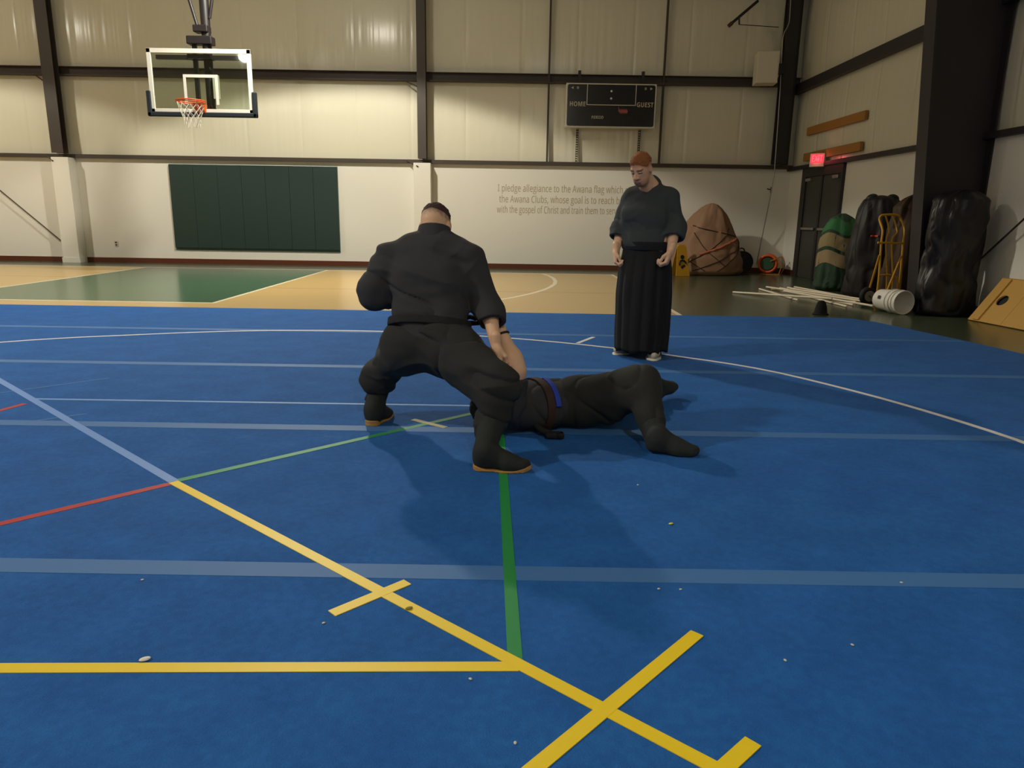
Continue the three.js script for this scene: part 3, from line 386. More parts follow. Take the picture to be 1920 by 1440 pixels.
{ // plywood board leaning on the side wall
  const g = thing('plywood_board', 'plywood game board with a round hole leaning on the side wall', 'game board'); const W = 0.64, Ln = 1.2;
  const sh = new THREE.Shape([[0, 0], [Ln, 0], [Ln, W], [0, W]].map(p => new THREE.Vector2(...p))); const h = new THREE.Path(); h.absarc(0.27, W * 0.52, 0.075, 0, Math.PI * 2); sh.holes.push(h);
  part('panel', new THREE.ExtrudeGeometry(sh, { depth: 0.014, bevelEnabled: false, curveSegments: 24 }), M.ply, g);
  part('frame_rail', box(0, 0.05, 0, W, -0.06, 0, 0.003), M.ply, g); part('frame_rail', box(Ln - 0.05, Ln, 0, W, -0.06, 0, 0.003), M.ply, g); part('frame_rail', box(0.05, Ln - 0.05, W - 0.03, W, -0.06, 0), M.ply, g);
  part('batten', box(0.09, 0.17, 0.01, W - 0.01, 0.014, 0.034, 0.003), M.ply, g); part('hole_shade_disc', new THREE.CylinderGeometry(0.095, 0.095, 0.02, 24).rotateX(Math.PI / 2).translate(0.27, W * 0.52, -0.03), M.black, g); part('groove_strip', box(0.52, 0.526, 0.0, W, 0.0135, 0.0148), M.wood, g);  // black disc behind the hole stands in for the shade inside it
  part('edge_strip', box(0.0, Ln, W, W + 0.012, -0.02, 0.014), M.wood, g);
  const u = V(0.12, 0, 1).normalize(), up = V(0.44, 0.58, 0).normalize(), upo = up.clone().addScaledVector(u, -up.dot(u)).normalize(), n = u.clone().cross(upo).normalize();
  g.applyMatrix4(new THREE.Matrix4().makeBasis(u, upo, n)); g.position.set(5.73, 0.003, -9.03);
}
//==PEOPLE==
// ---------------------------------------------------------------- signed distance modelling for people and clothes
function smin(a, b, k) { const h = Math.max(k - Math.abs(a - b), 0) / k; return Math.min(a, b) - h * h * k * 0.25; }
function cone(a, b, r1, r2) { // round cone distance
  const bx = b.x - a.x, by = b.y - a.y, bz = b.z - a.z, l2 = bx * bx + by * by + bz * bz, rd = r1 - r2, a2 = l2 - rd * rd, il2 = 1 / l2;
  return (x, y, z) => { const px = x - a.x, py = y - a.y, pz = z - a.z, yy = px * bx + py * by + pz * bz, zz = yy - l2; const qx = px * l2 - bx * yy, qy = py * l2 - by * yy, qz = pz * l2 - bz * yy; const x2 = qx * qx + qy * qy + qz * qz, y2 = yy * yy * l2, z2 = zz * zz * l2, k = Math.sign(rd) * rd * rd * x2; if (Math.sign(zz) * a2 * z2 > k) return Math.sqrt(x2 + z2) * il2 - r2; if (Math.sign(yy) * a2 * y2 < k) return Math.sqrt(x2 + y2) * il2 - r1; return (Math.sqrt(x2 * a2 * il2) + yy * rd) * il2 - r1; };
}
function ell(c, r) { return (x, y, z) => { const X = (x - c.x), Y = (y - c.y), Z = (z - c.z); const k0 = Math.hypot(X / r.x, Y / r.y, Z / r.z), k1 = Math.hypot(X / (r.x * r.x), Y / (r.y * r.y), Z / (r.z * r.z)); return k1 > 1e-9 ? k0 * (k0 - 1) / k1 : -Math.min(r.x, r.y, r.z); }; }
function blend(list, k) { return (x, y, z) => { let d = list[0](x, y, z); for (let i = 1; i < list.length; i++) d = smin(d, list[i](x, y, z), k); return d; }; }
function nets(f, mn, mx, c, colorFn) { // naive surface nets
  const nx = Math.ceil((mx.x - mn.x) / c) + 1, ny = Math.ceil((mx.y - mn.y) / c) + 1, nz = Math.ceil((mx.z - mn.z) / c) + 1; const val = new Float32Array(nx * ny * nz), id = new Int32Array(nx * ny * nz).fill(-1); const I = (i, j, k) => i + nx * (j + ny * k);
  for (let k = 0; k < nz; k++) for (let j = 0; j < ny; j++) for (let i = 0; i < nx; i++) val[I(i, j, k)] = (i === 0 || j === 0 || k === 0 || i === nx - 1 || j === ny - 1 || k === nz - 1) ? 1 : f(mn.x + i * c, mn.y + j * c, mn.z + k * c);
  const pos = [], nor = [], col = [], idx = []; const E = [[0, 1], [2, 3], [4, 5], [6, 7], [0, 2], [1, 3], [4, 6], [5, 7], [0, 4], [1, 5], [2, 6], [3, 7]];
  for (let k = 0; k < nz - 1; k++) for (let j = 0; j < ny - 1; j++) for (let i = 0; i < nx - 1; i++) {
    const v = []; let m = 0; for (let q = 0; q < 8; q++) { const d = val[I(i + (q & 1), j + ((q >> 1) & 1), k + (q >> 2))]; v.push(d); if (d < 0) m |= 1 << q; } if (m === 0 || m === 255) continue;
    let sx = 0, sy = 0, sz = 0, n = 0; for (const [a, b] of E) { if ((v[a] < 0) === (v[b] < 0)) continue; const t = v[a] / (v[a] - v[b]); sx += (a & 1) + t * ((b & 1) - (a & 1)); sy += ((a >> 1) & 1) + t * (((b >> 1) & 1) - ((a >> 1) & 1)); sz += (a >> 2) + t * ((b >> 2) - (a >> 2)); n++; }
    const x = mn.x + (i + sx / n) * c, y = mn.y + (j + sy / n) * c, z = mn.z + (k + sz / n) * c; id[I(i, j, k)] = pos.length / 3; pos.push(x, y, z);
    const e = c * 0.5; const gx = f(x + e, y, z) - f(x - e, y, z), gy = f(x, y + e, z) - f(x, y - e, z), gz = f(x, y, z + e) - f(x, y, z - e), L = Math.hypot(gx, gy, gz) || 1; nor.push(gx / L, gy / L, gz / L); if (colorFn) { const cc = colorFn(x, y, z); col.push(cc[0], cc[1], cc[2]); }
  }
  const quad = (a, b, c2, d, flip) => { if (a < 0 || b < 0 || c2 < 0 || d < 0) return; if (flip) idx.push(a, c2, b, a, d, c2); else idx.push(a, b, c2, a, c2, d); };
  for (let k = 1; k < nz - 1; k++) for (let j = 1; j < ny - 1; j++) for (let i = 1; i < nx - 1; i++) {
    const s = val[I(i, j, k)] < 0;
    if (s !== (val[I(i + 1, j, k)] < 0)) quad(id[I(i, j - 1, k - 1)], id[I(i, j, k - 1)], id[I(i, j, k)], id[I(i, j - 1, k)], !s);
    if (s !== (val[I(i, j + 1, k)] < 0)) quad(id[I(i - 1, j, k - 1)], id[I(i - 1, j, k)], id[I(i, j, k)], id[I(i, j, k - 1)], !s);
    if (s !== (val[I(i, j, k + 1)] < 0)) quad(id[I(i - 1, j - 1, k)], id[I(i, j - 1, k)], id[I(i, j, k)], id[I(i - 1, j, k)], !s);
  }
  const g = new THREE.BufferGeometry(); g.setAttribute('position', new THREE.Float32BufferAttribute(pos, 3)); g.setAttribute('normal', new THREE.Float32BufferAttribute(nor, 3)); if (colorFn) g.setAttribute('color', new THREE.Float32BufferAttribute(col, 3)); g.setIndex(idx); return g;
}
function bounds(pts, pad) { const b = new THREE.Box3().setFromPoints(pts); b.min.addScalar(-pad); b.max.addScalar(pad); return b; }
const lin = (r, g, b) => { const c = new THREE.Color().setRGB(r / 255, g / 255, b / 255, THREE.SRGBColorSpace); return [c.r, c.g, c.b]; };
const mix3 = (a, b, t) => a.map((v, i) => v + (b[i] - v) * t);
const sst = (a, b, x) => { const t = Math.max(0, Math.min(1, (x - a) / (b - a))); return t * t * (3 - 2 * t); };
// head in its own frame: y up, z towards the face, origin at mid head
const headPrims = (() => { const sk = blend([ell(V(0, 0.032, -0.014), V(0.077, 0.092, 0.096)), ell(V(0, -0.035, 0.026), V(0.062, 0.085, 0.066)), ell(V(0, -0.083, 0.036), V(0.046, 0.036, 0.048))], 0.04);
  const add = [cone(V(0, 0.004, 0.088), V(0, -0.032, 0.112), 0.009, 0.014), cone(V(-0.036, 0.022, 0.077), V(0.036, 0.022, 0.077), 0.012, 0.012), cone(V(-0.016, -0.061, 0.084), V(0.016, -0.061, 0.084), 0.009, 0.009), ell(V(0, -0.098, 0.07), V(0.022, 0.016, 0.016)), cone(V(-0.013, -0.036, 0.1), V(0.013, -0.036, 0.1), 0.009, 0.009)];
  const ears = [ell(V(0.08, -0.006, -0.012), V(0.011, 0.033, 0.021)), ell(V(-0.08, -0.006, -0.012), V(0.011, 0.033, 0.021))];
  const eyes = [ell(V(0.032, 0.002, 0.072), V(0.0135, 0.012, 0.0125)), ell(V(-0.032, 0.002, 0.072), V(0.0135, 0.012, 0.0125))], sock = [ell(V(0.033, 0.001, 0.096), V(0.019, 0.014, 0.02)), ell(V(-0.033, 0.001, 0.096), V(0.019, 0.014, 0.02))];
  const neck = cone(V(0, -0.06, -0.03), V(0, -0.17, -0.045), 0.058, 0.066);
  return (x, y, z) => { let d = sk(x, y, z); for (const a of add) d = smin(d, a(x, y, z), 0.014); for (const s of sock) d = -smin(-d, s(x, y, z), 0.012); for (const e of eyes) d = smin(d, e(x, y, z), 0.004); d = smin(d, neck(x, y, z), 0.03); for (const e of ears) d = smin(d, e(x, y, z), 0.008); return d; };
})();
function headGeo(colorFn) { return nets(headPrims, V(-0.115, -0.2, -0.135), V(0.115, 0.14, 0.145), 0.004, colorFn); }
function hairGeo(region, t) { return nets((x, y, z) => { const n = 0.004 * noise3(x * 110, y * 110, z * 110); const ins = -region(x, y, z); return Math.max(headPrims(x, y, z) - 0.0012 - (t + n) * sst(0, 0.03, ins), -ins); }, V(-0.12, -0.12, -0.14), V(0.12, 0.16, 0.15), 0.004); }
// hand: wrist at origin, +y to the fingers, +z palm side, thumb on side*x
function handGeo(side, curls, thumbIn, cell = 0.0032) {
  const ch = [], palm = [], fingers = []; const kx = [0.031, 0.0105, -0.0105, -0.03], ky = [0.088, 0.092, 0.088, 0.08], Ls = [0.078, 0.086, 0.08, 0.064], rr0 = [0.0098, 0.0102, 0.0097, 0.0088];
  const pts = [V(0, -0.05, 0)];
  for (let i = 0; i < 4; i++) { const kn = V(side * kx[i], ky[i], 0); palm.push(cone(V(side * kx[i] * 0.55, 0.012, 0), kn, 0.0185, 0.0125)); let p = kn.clone(), a = 0; const segs = [0.46, 0.3, 0.24].map(s => s * Ls[i]); const f = []; segs.forEach((s, j) => { a += curls[j]; const q = p.clone().add(V(0, Math.cos(a) * s, Math.sin(a) * s)); f.push(cone(p, q, rr0[i] * (1 - 0.1 * j), rr0[i] * (0.92 - 0.1 * j))); p = q; pts.push(q.clone()); }); fingers.push(blend(f, 0.004)); }
  const t0 = V(side * 0.024, 0.022, 0.006), t1 = V(side * (0.05 - 0.014 * thumbIn), 0.055, 0.016 + 0.016 * thumbIn), t2 = V(side * (0.055 - 0.034 * thumbIn), 0.085, 0.02 + 0.026 * thumbIn), t3 = V(side * (0.055 - 0.05 * thumbIn), 0.108, 0.02 + 0.03 * thumbIn);
  const th = blend([cone(t0, t1, 0.0165, 0.0125), cone(t1, t2, 0.012, 0.0108), cone(t2, t3, 0.0105, 0.009)], 0.006); pts.push(t1, t2, t3);
  const wr = cone(V(0, -0.05, 0), V(0, 0.015, 0), 0.0265, 0.0235); const pm = blend([...palm, wr], 0.014);
  const f = (x, y, z) => { let d = smin(pm(x, y, z), th(x, y, z), 0.01); for (const q of fingers) d = smin(d, q(x, y, z), 0.005); return d; };
  const b = bounds(pts, 0.035); return nets(f, b.min, b.max, cell);
}
function frame(o, yDir, zHint) { const y = yDir.clone().normalize(), z = zHint.clone().addScaledVector(y, -zHint.dot(y)).normalize(), x = y.clone().cross(z); return new THREE.Matrix4().makeBasis(x, y, z).setPosition(o); }
function frameZ(o, zDir, yHint) { const z = zDir.clone().normalize(), y = yHint.clone().addScaledVector(z, -yHint.dot(z)).normalize(), x = y.clone().cross(z); return new THREE.Matrix4().makeBasis(x, y, z).setPosition(o); }
// foot: heel at origin on the ground, z to the toes
const footCore = (w = 1) => blend([cone(V(0, 0.045, 0.035), V(0, 0.038, 0.17), 0.04, 0.034), cone(V(0.018 * w, 0.03, 0.16), V(0.014 * w, 0.024, 0.235), 0.033, 0.024), cone(V(-0.02 * w, 0.03, 0.15), V(-0.02 * w, 0.022, 0.215), 0.032, 0.022), cone(V(0, 0.1, 0.05), V(0, 0.055, 0.13), 0.044, 0.036)], 0.03);
function footGeo(mx, opts) { const f = footCore(); const sh = opts.shank ? cone(V(0, 0.08, 0.045), opts.shank, 0.048, opts.r) : null; const top = opts.shank; const b = bounds([V(-0.06, 0, -0.03), V(0.06, 0.1, 0.27), ...(top ? [top] : [])], 0.05); const g = nets((x, y, z) => { let d = f(x, y, z); if (sh) d = smin(d, sh(x, y, z), 0.03); return Math.max(d - 0.002 + (opts.wr || 0) * noise3(x * 14, y * 30, z * 14), (opts.floor || 0) - y); }, b.min, b.max, 0.006); return g.applyMatrix4(mx); }
function soleGeo(mx, up) { const f = footCore(); return nets((x, y, z) => { const yy = Math.max(0.03, y + 0.012), toe = up * Math.max(sst(0.06, 0, z), sst(0.18, 0.25, z)); return Math.max(f(x, yy, z) - 0.006, -y, y - 0.011 - toe); }, V(-0.09, -0.01, -0.04), V(0.09, 0.08, 0.3), 0.005).applyMatrix4(mx); }
const J = atZ;
const bodyMat = new THREE.MeshStandardMaterial({ vertexColors: true, roughness: 0.55 });
function coloured(g, c) { if (!g.attributes.color) { const a = new Float32Array(g.attributes.position.count * 3); for (let i = 0; i < a.length; i += 3) { a[i] = c[0]; a[i + 1] = c[1]; a[i + 2] = c[2]; } g.setAttribute('color', new THREE.BufferAttribute(a, 3)); } return g; }
function bodyMesh(list, parent) { const g = mergeGeometries(list.map(q => { const h = coloured(q, SKIN).index ? q.toNonIndexed() : q; for (const k of Object.keys(h.attributes)) if (!['position', 'normal', 'color'].includes(k)) h.deleteAttribute(k); return h; })); const m = new THREE.Mesh(g, bodyMat); m.name = 'body'; parent.add(m); return m; }
const SKIN = lin(226, 182, 148);
function rel(g, o) { g.translate(-o.x, -o.y, -o.z); return g; }
function wrinkle(kx, ky, kz, A, s) { return (x, y, z) => { const w = noise3(x * 3 + s, y * 3, z * 3) * 0.8; const n = noise3(x * kx + w, y * ky + w * 2 + s, z * kz), m = noise3(x * kx * 2.3, y * ky * 2.1 + s * 3, z * kz * 2.3); const q = noise3(x * kx * 0.8 + 5 + w, y * ky * 0.8 - s + x * 3, z * kz * 0.8); return A * (1 - Math.abs(n) * 2.2) * 0.5 + A * 0.3 * m - A * 1.1 * Math.pow(Math.max(0, 1 - Math.abs(q) * 3.2), 2); }; }
function lat(a, b, off, r1, r2) { return [cone(a.clone().add(off), b.clone().add(off), r1, r2), cone(a.clone().sub(off), b.clone().sub(off), r1, r2), cone(a, b, r1, r2)]; }

// ---------------------------------------------------------------- crouching man seen from behind
{
  const o = V(-0.45, MT, -3.7), G = thing('person', 'crouching person in black jacket and baggy trousers, back turned, gripping an arm', 'person', [o.x, o.y, o.z]);
  const neck = J(815, 447, -3.86), uc = J(810, 483, -3.84), ch = J(807, 525, -3.79), wa = J(806, 596, -3.73), pe = J(804, 636, -3.71), hL = J(768, 648, -3.75), hR = J(842, 650, -3.66), kL = J(736, 660, -4.07), aL = J(697, 766, -4.03), kR = J(934, 722, -3.37), aR = J(913, 845, -3.33);
  const sL = J(730, 489, -3.83), eL = J(700, 548, -3.79), wL = J(752, 566, -3.98), sR = J(878, 490, -3.79), eR = J(917, 584, -3.72), wR = J(930, 648, -3.58), hd = J(817, 427, -3.93);
  const X = sR.clone().sub(sL).normalize(), pts = [neck, uc, ch, wa, pe, hL, hR, kL, aL, kR, aR, sL, eL, wL, sR, eR, wR, hd];
  // body
  const body = blend([...lat(uc, ch, X.clone().multiplyScalar(0.08), 0.1, 0.1), ...lat(ch, pe, X.clone().multiplyScalar(0.07), 0.1, 0.11), cone(neck, uc, 0.06, 0.09), cone(uc, sL, 0.07, 0.06), cone(uc, sR, 0.07, 0.06), cone(sL, eL, 0.055, 0.045), cone(eL, wL, 0.045, 0.028), cone(sR, eR, 0.055, 0.045), cone(eR, wR, 0.044, 0.027), cone(hL, kL, 0.085, 0.058), cone(kL, aL, 0.055, 0.038), cone(hR, kR, 0.085, 0.058), cone(kR, aR, 0.055, 0.038), cone(hL, hR, 0.1, 0.1), cone(neck, hd.clone().add(V(0, -0.02, 0)), 0.062, 0.06)], 0.05);
  const bb = bounds(pts, 0.14);
  const hairC = lin(70, 50, 42), fade = lin(178, 148, 126);
  const faceM = frameZ(hd, V(0.28, -0.62, -1).normalize(), V(0.05, 1, -0.35));
  const head = headGeo((x, y, z) => { const h = sst(0.0, 0.06, y + 0.012 * noise3(x * 90, y * 90, z * 90) - 0.1 * Math.max(0, z)) * (z < 0.05 ? 1 : 0); const h2 = sst(0.02, 0.075, y + 0.02 * noise3(x * 70, y * 70, z * 70) - 0.1 * Math.max(0, z) + 0.35 * Math.max(0, Math.abs(x) - 0.045)) * (z < 0.05 ? 1 : 0); return mix3(mix3(SKIN, fade, h * 0.9), hairC, h2 * 0.75); }).applyMatrix4(faceM);
  const hand = handGeo(1, [0.7, 0.8, 0.6], 0.5).applyMatrix4(frame(wR, V(0.06, -1, 0.1), V(0.75, 0, -0.5)));
  const handL = handGeo(-1, [1.2, 1.3, 0.7], 0.8).applyMatrix4(frame(wL, wL.clone().sub(eL), V(0.3, -1, 0)));
  bodyMesh([nets(body, bb.min, bb.max, 0.012), head, hand, handL].map(g => rel(g, o)), G);
  part('hair', rel(hairGeo((x, y, z) => { const n = 0.006 * noise3(x * 60, y * 60, z * 60); return -(y + n - 0.055 - 0.45 * Math.max(0, z) + 0.25 * Math.max(0, Math.abs(x) - 0.035)); }, 0.003).applyMatrix4(faceM), o), std('#3f2b25', 0.9), G, 'short cropped dark hair');
  // jacket
  const wj = wrinkle(3.0, 13, 3.0, 0.015, 2.1);
  const cuffL = wL.clone().sub(eL).normalize(), cuffR = wR.clone().sub(eR).normalize(), cR = eR.clone().lerp(wR, 0.33), cL = eL.clone().lerp(wL, 0.62);
  const torso = blend([...lat(uc, ch, X.clone().multiplyScalar(0.085), 0.12, 0.125), ...lat(ch, wa, X.clone().multiplyScalar(0.082), 0.12, 0.104), ...lat(wa, pe.clone().add(V(0, -0.01, 0)), X.clone().multiplyScalar(0.085), 0.106, 0.132), cone(neck.clone().add(V(0, -0.0, 0)), uc, 0.074, 0.11), cone(uc, sL, 0.094, 0.08), cone(uc, sR, 0.094, 0.08)], 0.06);
  const slL = blend([cone(sL, eL, 0.085, 0.071), cone(eL, cL, 0.076, 0.062), cone(sL.clone().lerp(eL, 0.4), eL.clone().add(V(0.015, -0.015, 0)), 0.076, 0.07)], 0.05), slR = blend([cone(sR, eR, 0.085, 0.067), cone(eR, cR.clone().add(cuffR.clone().multiplyScalar(0.05)), 0.07, 0.07)], 0.05);
  const dotp = (x, y, z, c, d) => (x - c.x) * d.x + (y - c.y) * d.y + (z - c.z) * d.z;
  const inR = cone(eR.clone().lerp(cR, 0.5), cR.clone().add(cuffR.clone().multiplyScalar(0.12)), 0.05, 0.06), inL = cone(eL.clone().lerp(cL, 0.6), cL.clone().add(cuffL.clone().multiplyScalar(0.12)), 0.045, 0.056);
  const jacket = (x, y, z) => { let d = torso(x, y, z); const w = wj(x, y, z); let l = slL(x, y, z); l = Math.max(l, dotp(x, y, z, cL, cuffL)); let r = Math.max(slR(x, y, z), dotp(x, y, z, cR, cuffR)); d = smin(d, l, 0.03); d = smin(d, r, 0.03); d = d - w * 0.9; d = Math.max(d, -inR(x, y, z), -inL(x, y, z)); return d; };
  const jb = bounds([neck, uc, pe, sL, eL, cL, sR, eR, cR], 0.16);
  part('jacket', rel(nets(jacket, jb.min, jb.max, 0.0085), o), M.cloth, G, 'loose black jacket');
  // collar band standing round the neck
  const nc = J(814, 445, -3.86), nup = V(0.03, 1, -0.32).normalize(); part('collar', rel(nets((x, y, z) => { const h = dotp(x, y, z, nc, nup), px = x - nc.x - nup.x * h, py = y - nc.y - nup.y * h, pz = z - nc.z - nup.z * h; const R = 0.084 - 0.25 * h; const d = Math.hypot(px, py, pz); return Math.max(Math.abs(d - R) - 0.009, Math.abs(h - 0.0) - 0.052) - 0.003; }, nc.clone().addScalar(-0.14), nc.clone().addScalar(0.14), 0.005), o), M.cloth, G);
  // belt
  const bax = pe.clone().sub(ch).normalize(), bc = J(806, 606, -3.72);
  const beltF = (x, y, z) => Math.max(torso(x, y, z) - 0.012, Math.abs(dotp(x, y, z, bc, bax) + 0.01 * Math.sin(x * 9)) - 0.022); const beb = bounds([bc], 0.3);
  const belt = part('belt', rel(nets(beltF, beb.min, beb.max, 0.0075), o), M.beltBlack, G, 'black cloth belt');
  const tl = []; for (const [a, b, c] of [[[868, 600, -3.9], [880, 594, -3.93], [893, 597, -3.9]], [[868, 604, -3.9], [882, 606, -3.9], [898, 605, -3.86]]]) { const p = [a, b, c].map(q => J(...q)); const g = tube(p, 0.014, 16, false, 8); tl.push(g); } part('belt_end', tl.map(g => rel(g, o)), M.beltBlack, belt);
  // trousers
  const wt = wrinkle(4.5, 11, 4.5, 0.014, 8.3); const bagL = J(709, 706, -3.98), calfL = aL.clone().lerp(kL, 0.45), calfR = aR.clone().lerp(kR, 0.5);
  const tr = blend([cone(pe.clone().addScaledVector(X, -0.07), hL, 0.14, 0.135), cone(pe.clone().addScaledVector(X, 0.07), hR, 0.14, 0.135), cone(hL, hR, 0.135, 0.135), cone(hL, kL, 0.13, 0.085), cone(hL, bagL, 0.115, 0.09), cone(kL, bagL, 0.085, 0.085), cone(bagL, calfL, 0.088, 0.056), cone(calfL, aL.clone().add(V(0, 0.05, 0)), 0.058, 0.052), cone(hR, kR, 0.138, 0.1), cone(hR.clone().add(V(0, -0.02, 0)), kR.clone().add(V(-0.02, -0.04, 0)), 0.12, 0.092), cone(kR, calfR, 0.1, 0.075), cone(calfR, aR.clone().add(V(0, 0.1, 0)), 0.075, 0.06)], 0.05);
  const tb = bounds([pe, hL, hR, kL, aL, kR, aR], 0.17); const floorTop = MT + 0.1;
  part('trousers', rel(nets((x, y, z) => Math.max(tr(x, y, z) - wt(x, y, z), floorTop - y), tb.min, tb.max, 0.0085), o), M.clothPants, G, 'baggy black trousers gathered below the knee');
  // split toe boots with gum soles
  const hl = onFloor(694, 800, MT), fL = frameZ(V(hl.x, MT, hl.z - 0.01), V(0.24, 0, -1), V(0, 1, 0)); const inv = fL.clone().invert();
  const btL = part('boot', rel(footGeo(fL, { shank: calfL.clone().applyMatrix4(inv), r: 0.058, floor: 0.006 }), o), M.boot, G, 'black ankle boot'); part('sole', rel(soleGeo(fL, 0.022), o), M.gum, btL, 'tan rubber sole');
  const hr = onFloor(890, 879, MT), fR = frameZ(V(hr.x, MT, hr.z), V(1, 0, 0.04), V(0, 1, 0)); const invR = fR.clone().invert();
  const btR = part('boot', rel(footGeo(fR, { shank: calfR.clone().applyMatrix4(invR), r: 0.066, floor: 0.006 }), o), M.boot, G, 'black ankle boot'); part('sole', rel(soleGeo(fR, 0.014), o), M.gum, btR, 'tan rubber sole');
}
// ---------------------------------------------------------------- man lying on his back
{
  const o = V(0.3, MT, -3.9), G = thing('person', 'person in black lying on their back, knee raised, one bare forearm held up', 'person', [o.x, o.y, o.z]);
  const hd = J(926, 771, -3.84), neck = J(946, 764, -3.83), uc = J(965, 757, -3.82), wa = J(1022, 757, -3.9), pe = J(1078, 752, -3.98);
  const sN = J(958, 762, -3.68), eN = J(968, 696, -3.66), wN = J(940, 622, -3.75), sF = J(960, 742, -4.02), eF = J(925, 772, -4.25), wF = J(980, 778, -4.36);
  const hN = J(1088, 752, -3.9), kN = J(1203, 716, -3.74), aN = J(1229, 822, -3.52), hF = J(1090, 748, -4.1), kF = J(1190, 742, -4.3), aF = J(1232, 752, -4.5);
  [hd, neck, uc, wa, pe, hN, hF].forEach(p => { p.y = Math.max(p.y, MT + 0.12); }); sF.y = Math.max(sF.y, MT + 0.09); eF.y = MT + 0.055; wF.y = MT + 0.05; aF.y = Math.max(aF.y, MT + 0.055);
  const S = V(-0.25, 0, 1).normalize().multiplyScalar(0.07), pts = [hd, neck, uc, wa, pe, sN, eN, wN, sF, eF, wF, hN, kN, aN, hF, kF, aF];
  const body = blend([...lat(uc, wa, S, 0.085, 0.085), ...lat(wa, pe, S, 0.085, 0.09), cone(neck, uc, 0.055, 0.08), cone(hd, neck, 0.06, 0.055), cone(uc, sN, 0.065, 0.055), cone(uc, sF, 0.065, 0.055), cone(sN, eN, 0.05, 0.042), cone(eN, eN.clone().lerp(wN, 0.3), 0.046, 0.05), cone(eN.clone().lerp(wN, 0.3), wN, 0.05, 0.029), cone(sF, eF, 0.05, 0.042), cone(eF, wF, 0.04, 0.027), cone(hN, kN, 0.08, 0.055), cone(kN, aN, 0.054, 0.036), cone(hF, kF, 0.08, 0.055), cone(kF, aF, 0.054, 0.036)], 0.045);
  const bb = bounds(pts, 0.12), faceM = frameZ(hd, V(0.05, 1, -0.15), V(-1, 0.05, 0.1)); faceM.elements[13] += 0.012;
  const hand = handGeo(-1, [0.55, 0.7, 0.5], 0.4).applyMatrix4(frame(wN, V(-0.45, 0.8, -0.45), V(-0.6, 0.1, 0.7)));
  const handF = handGeo(1, [0.4, 0.5, 0.3], 0.2).applyMatrix4(frame(wF, wF.clone().sub(eF), V(0, 1, 0)));
  bodyMesh([nets((x, y, z) => Math.max(body(x, y, z), MT + 0.012 - y), bb.min, bb.max, 0.011), headGeo(() => SKIN).applyMatrix4(faceM), hand, handF].map(g => rel(g, o)), G);
  part('hair', rel(hairGeo((x, y, z) => -(y - 0.02 - 0.7 * Math.max(0, z - 0.03) + 0.25 * Math.max(0, -z)), 0.008).applyMatrix4(faceM), o), std('#2a211d', 0.9), G, 'short dark hair');
  const wj = wrinkle(10, 5, 5, 0.009, 4.4);
  const torso = blend([...lat(uc, wa, S, 0.115, 0.112), ...lat(wa, pe, S, 0.112, 0.118), cone(neck, uc, 0.065, 0.1), cone(uc, sN, 0.085, 0.075), cone(uc, sF, 0.085, 0.075)], 0.05);
  const slN = cone(sN, eN.clone().lerp(sN, 0.12), 0.075, 0.068), slF = blend([cone(sF, eF, 0.07, 0.065), cone(eF, eF.clone().lerp(wF, 0.4), 0.065, 0.06)], 0.03); const ud = eN.clone().sub(sN).normalize(), cN = eN.clone().lerp(sN, 0.16);
  const flat = (y) => MT + 0.008 - y;
  const jb = bounds([neck, uc, pe, sN, eN, sF, eF, wF], 0.15);
  part('jacket', rel(nets((x, y, z) => { const pl = (x - cN.x) * ud.x + (y - cN.y) * ud.y + (z - cN.z) * ud.z; let d = smin(smin(torso(x, y, z), Math.max(slN(x, y, z), pl), 0.03), slF(x, y, z), 0.03); return Math.max(d - wj(x, y, z), flat(y)); }, jb.min, jb.max, 0.0085), o), M.cloth, G, 'loose black jacket');
  const bax = pe.clone().sub(wa).normalize(), bc = J(1006, 752, -3.88);
  const slab = (x, y, z, c, w) => Math.abs((x - c.x) * bax.x + (y - c.y) * bax.y + (z - c.z) * bax.z) - w; const b3 = bounds([bc], 0.28);
  part('belt', rel(nets((x, y, z) => Math.max(torso(x, y, z) - 0.014, slab(x, y, z, bc, 0.024), flat(y)), b3.min, b3.max, 0.007), o), M.beltBrown, G, 'dark brown belt');
  const bc2 = J(1019, 752, -3.89); part('belt_tab', rel(nets((x, y, z) => Math.max(torso(x, y, z) - 0.018, slab(x, y, z, bc2, 0.016), MT + 0.155 - y, -(z - bc2.z - 0.005)), b3.min, b3.max, 0.006), o), M.beltBlue, G, 'blue cloth tab at the belt');
  { const p = [J(1000, 790, -3.74), J(1015, 806, -3.7), J(1040, 817, -3.66), J(1052, 816, -3.63)]; p.forEach(q => q.y = Math.max(q.y, MT + 0.02)); part('belt_end', rel(merge([tube(p, 0.018, 20), obox(p[2], 0.1, 0.03, 0.06, null, 0.012)]), o), M.beltBlack, G); }
  const wt = wrinkle(9, 6, 6, 0.009, 6.6); const sag = J(1140, 765, -3.86);
  const tr = blend([...lat(wa.clone().lerp(pe, 0.35), pe, S, 0.112, 0.12), cone(pe, hN, 0.132, 0.132), cone(pe, hF, 0.125, 0.12), cone(hN, kN, 0.132, 0.09), cone(hN, sag, 0.11, 0.085), cone(sag, kN.clone().lerp(aN, 0.2), 0.08, 0.07), cone(kN, kN.clone().lerp(aN, 0.6), 0.085, 0.068), cone(kN.clone().lerp(aN, 0.6), aN, 0.068, 0.055), cone(hF, kF, 0.11, 0.085), cone(kF, aF, 0.08, 0.052)], 0.045);
  const tb = bounds([wa, pe, hN, kN, aN, hF, kF, aF], 0.15);
  part('trousers', rel(nets((x, y, z) => Math.max(tr(x, y, z) - wt(x, y, z), flat(y)), tb.min, tb.max, 0.0085), o), std('#262724', 0.95), G, 'baggy black trousers');
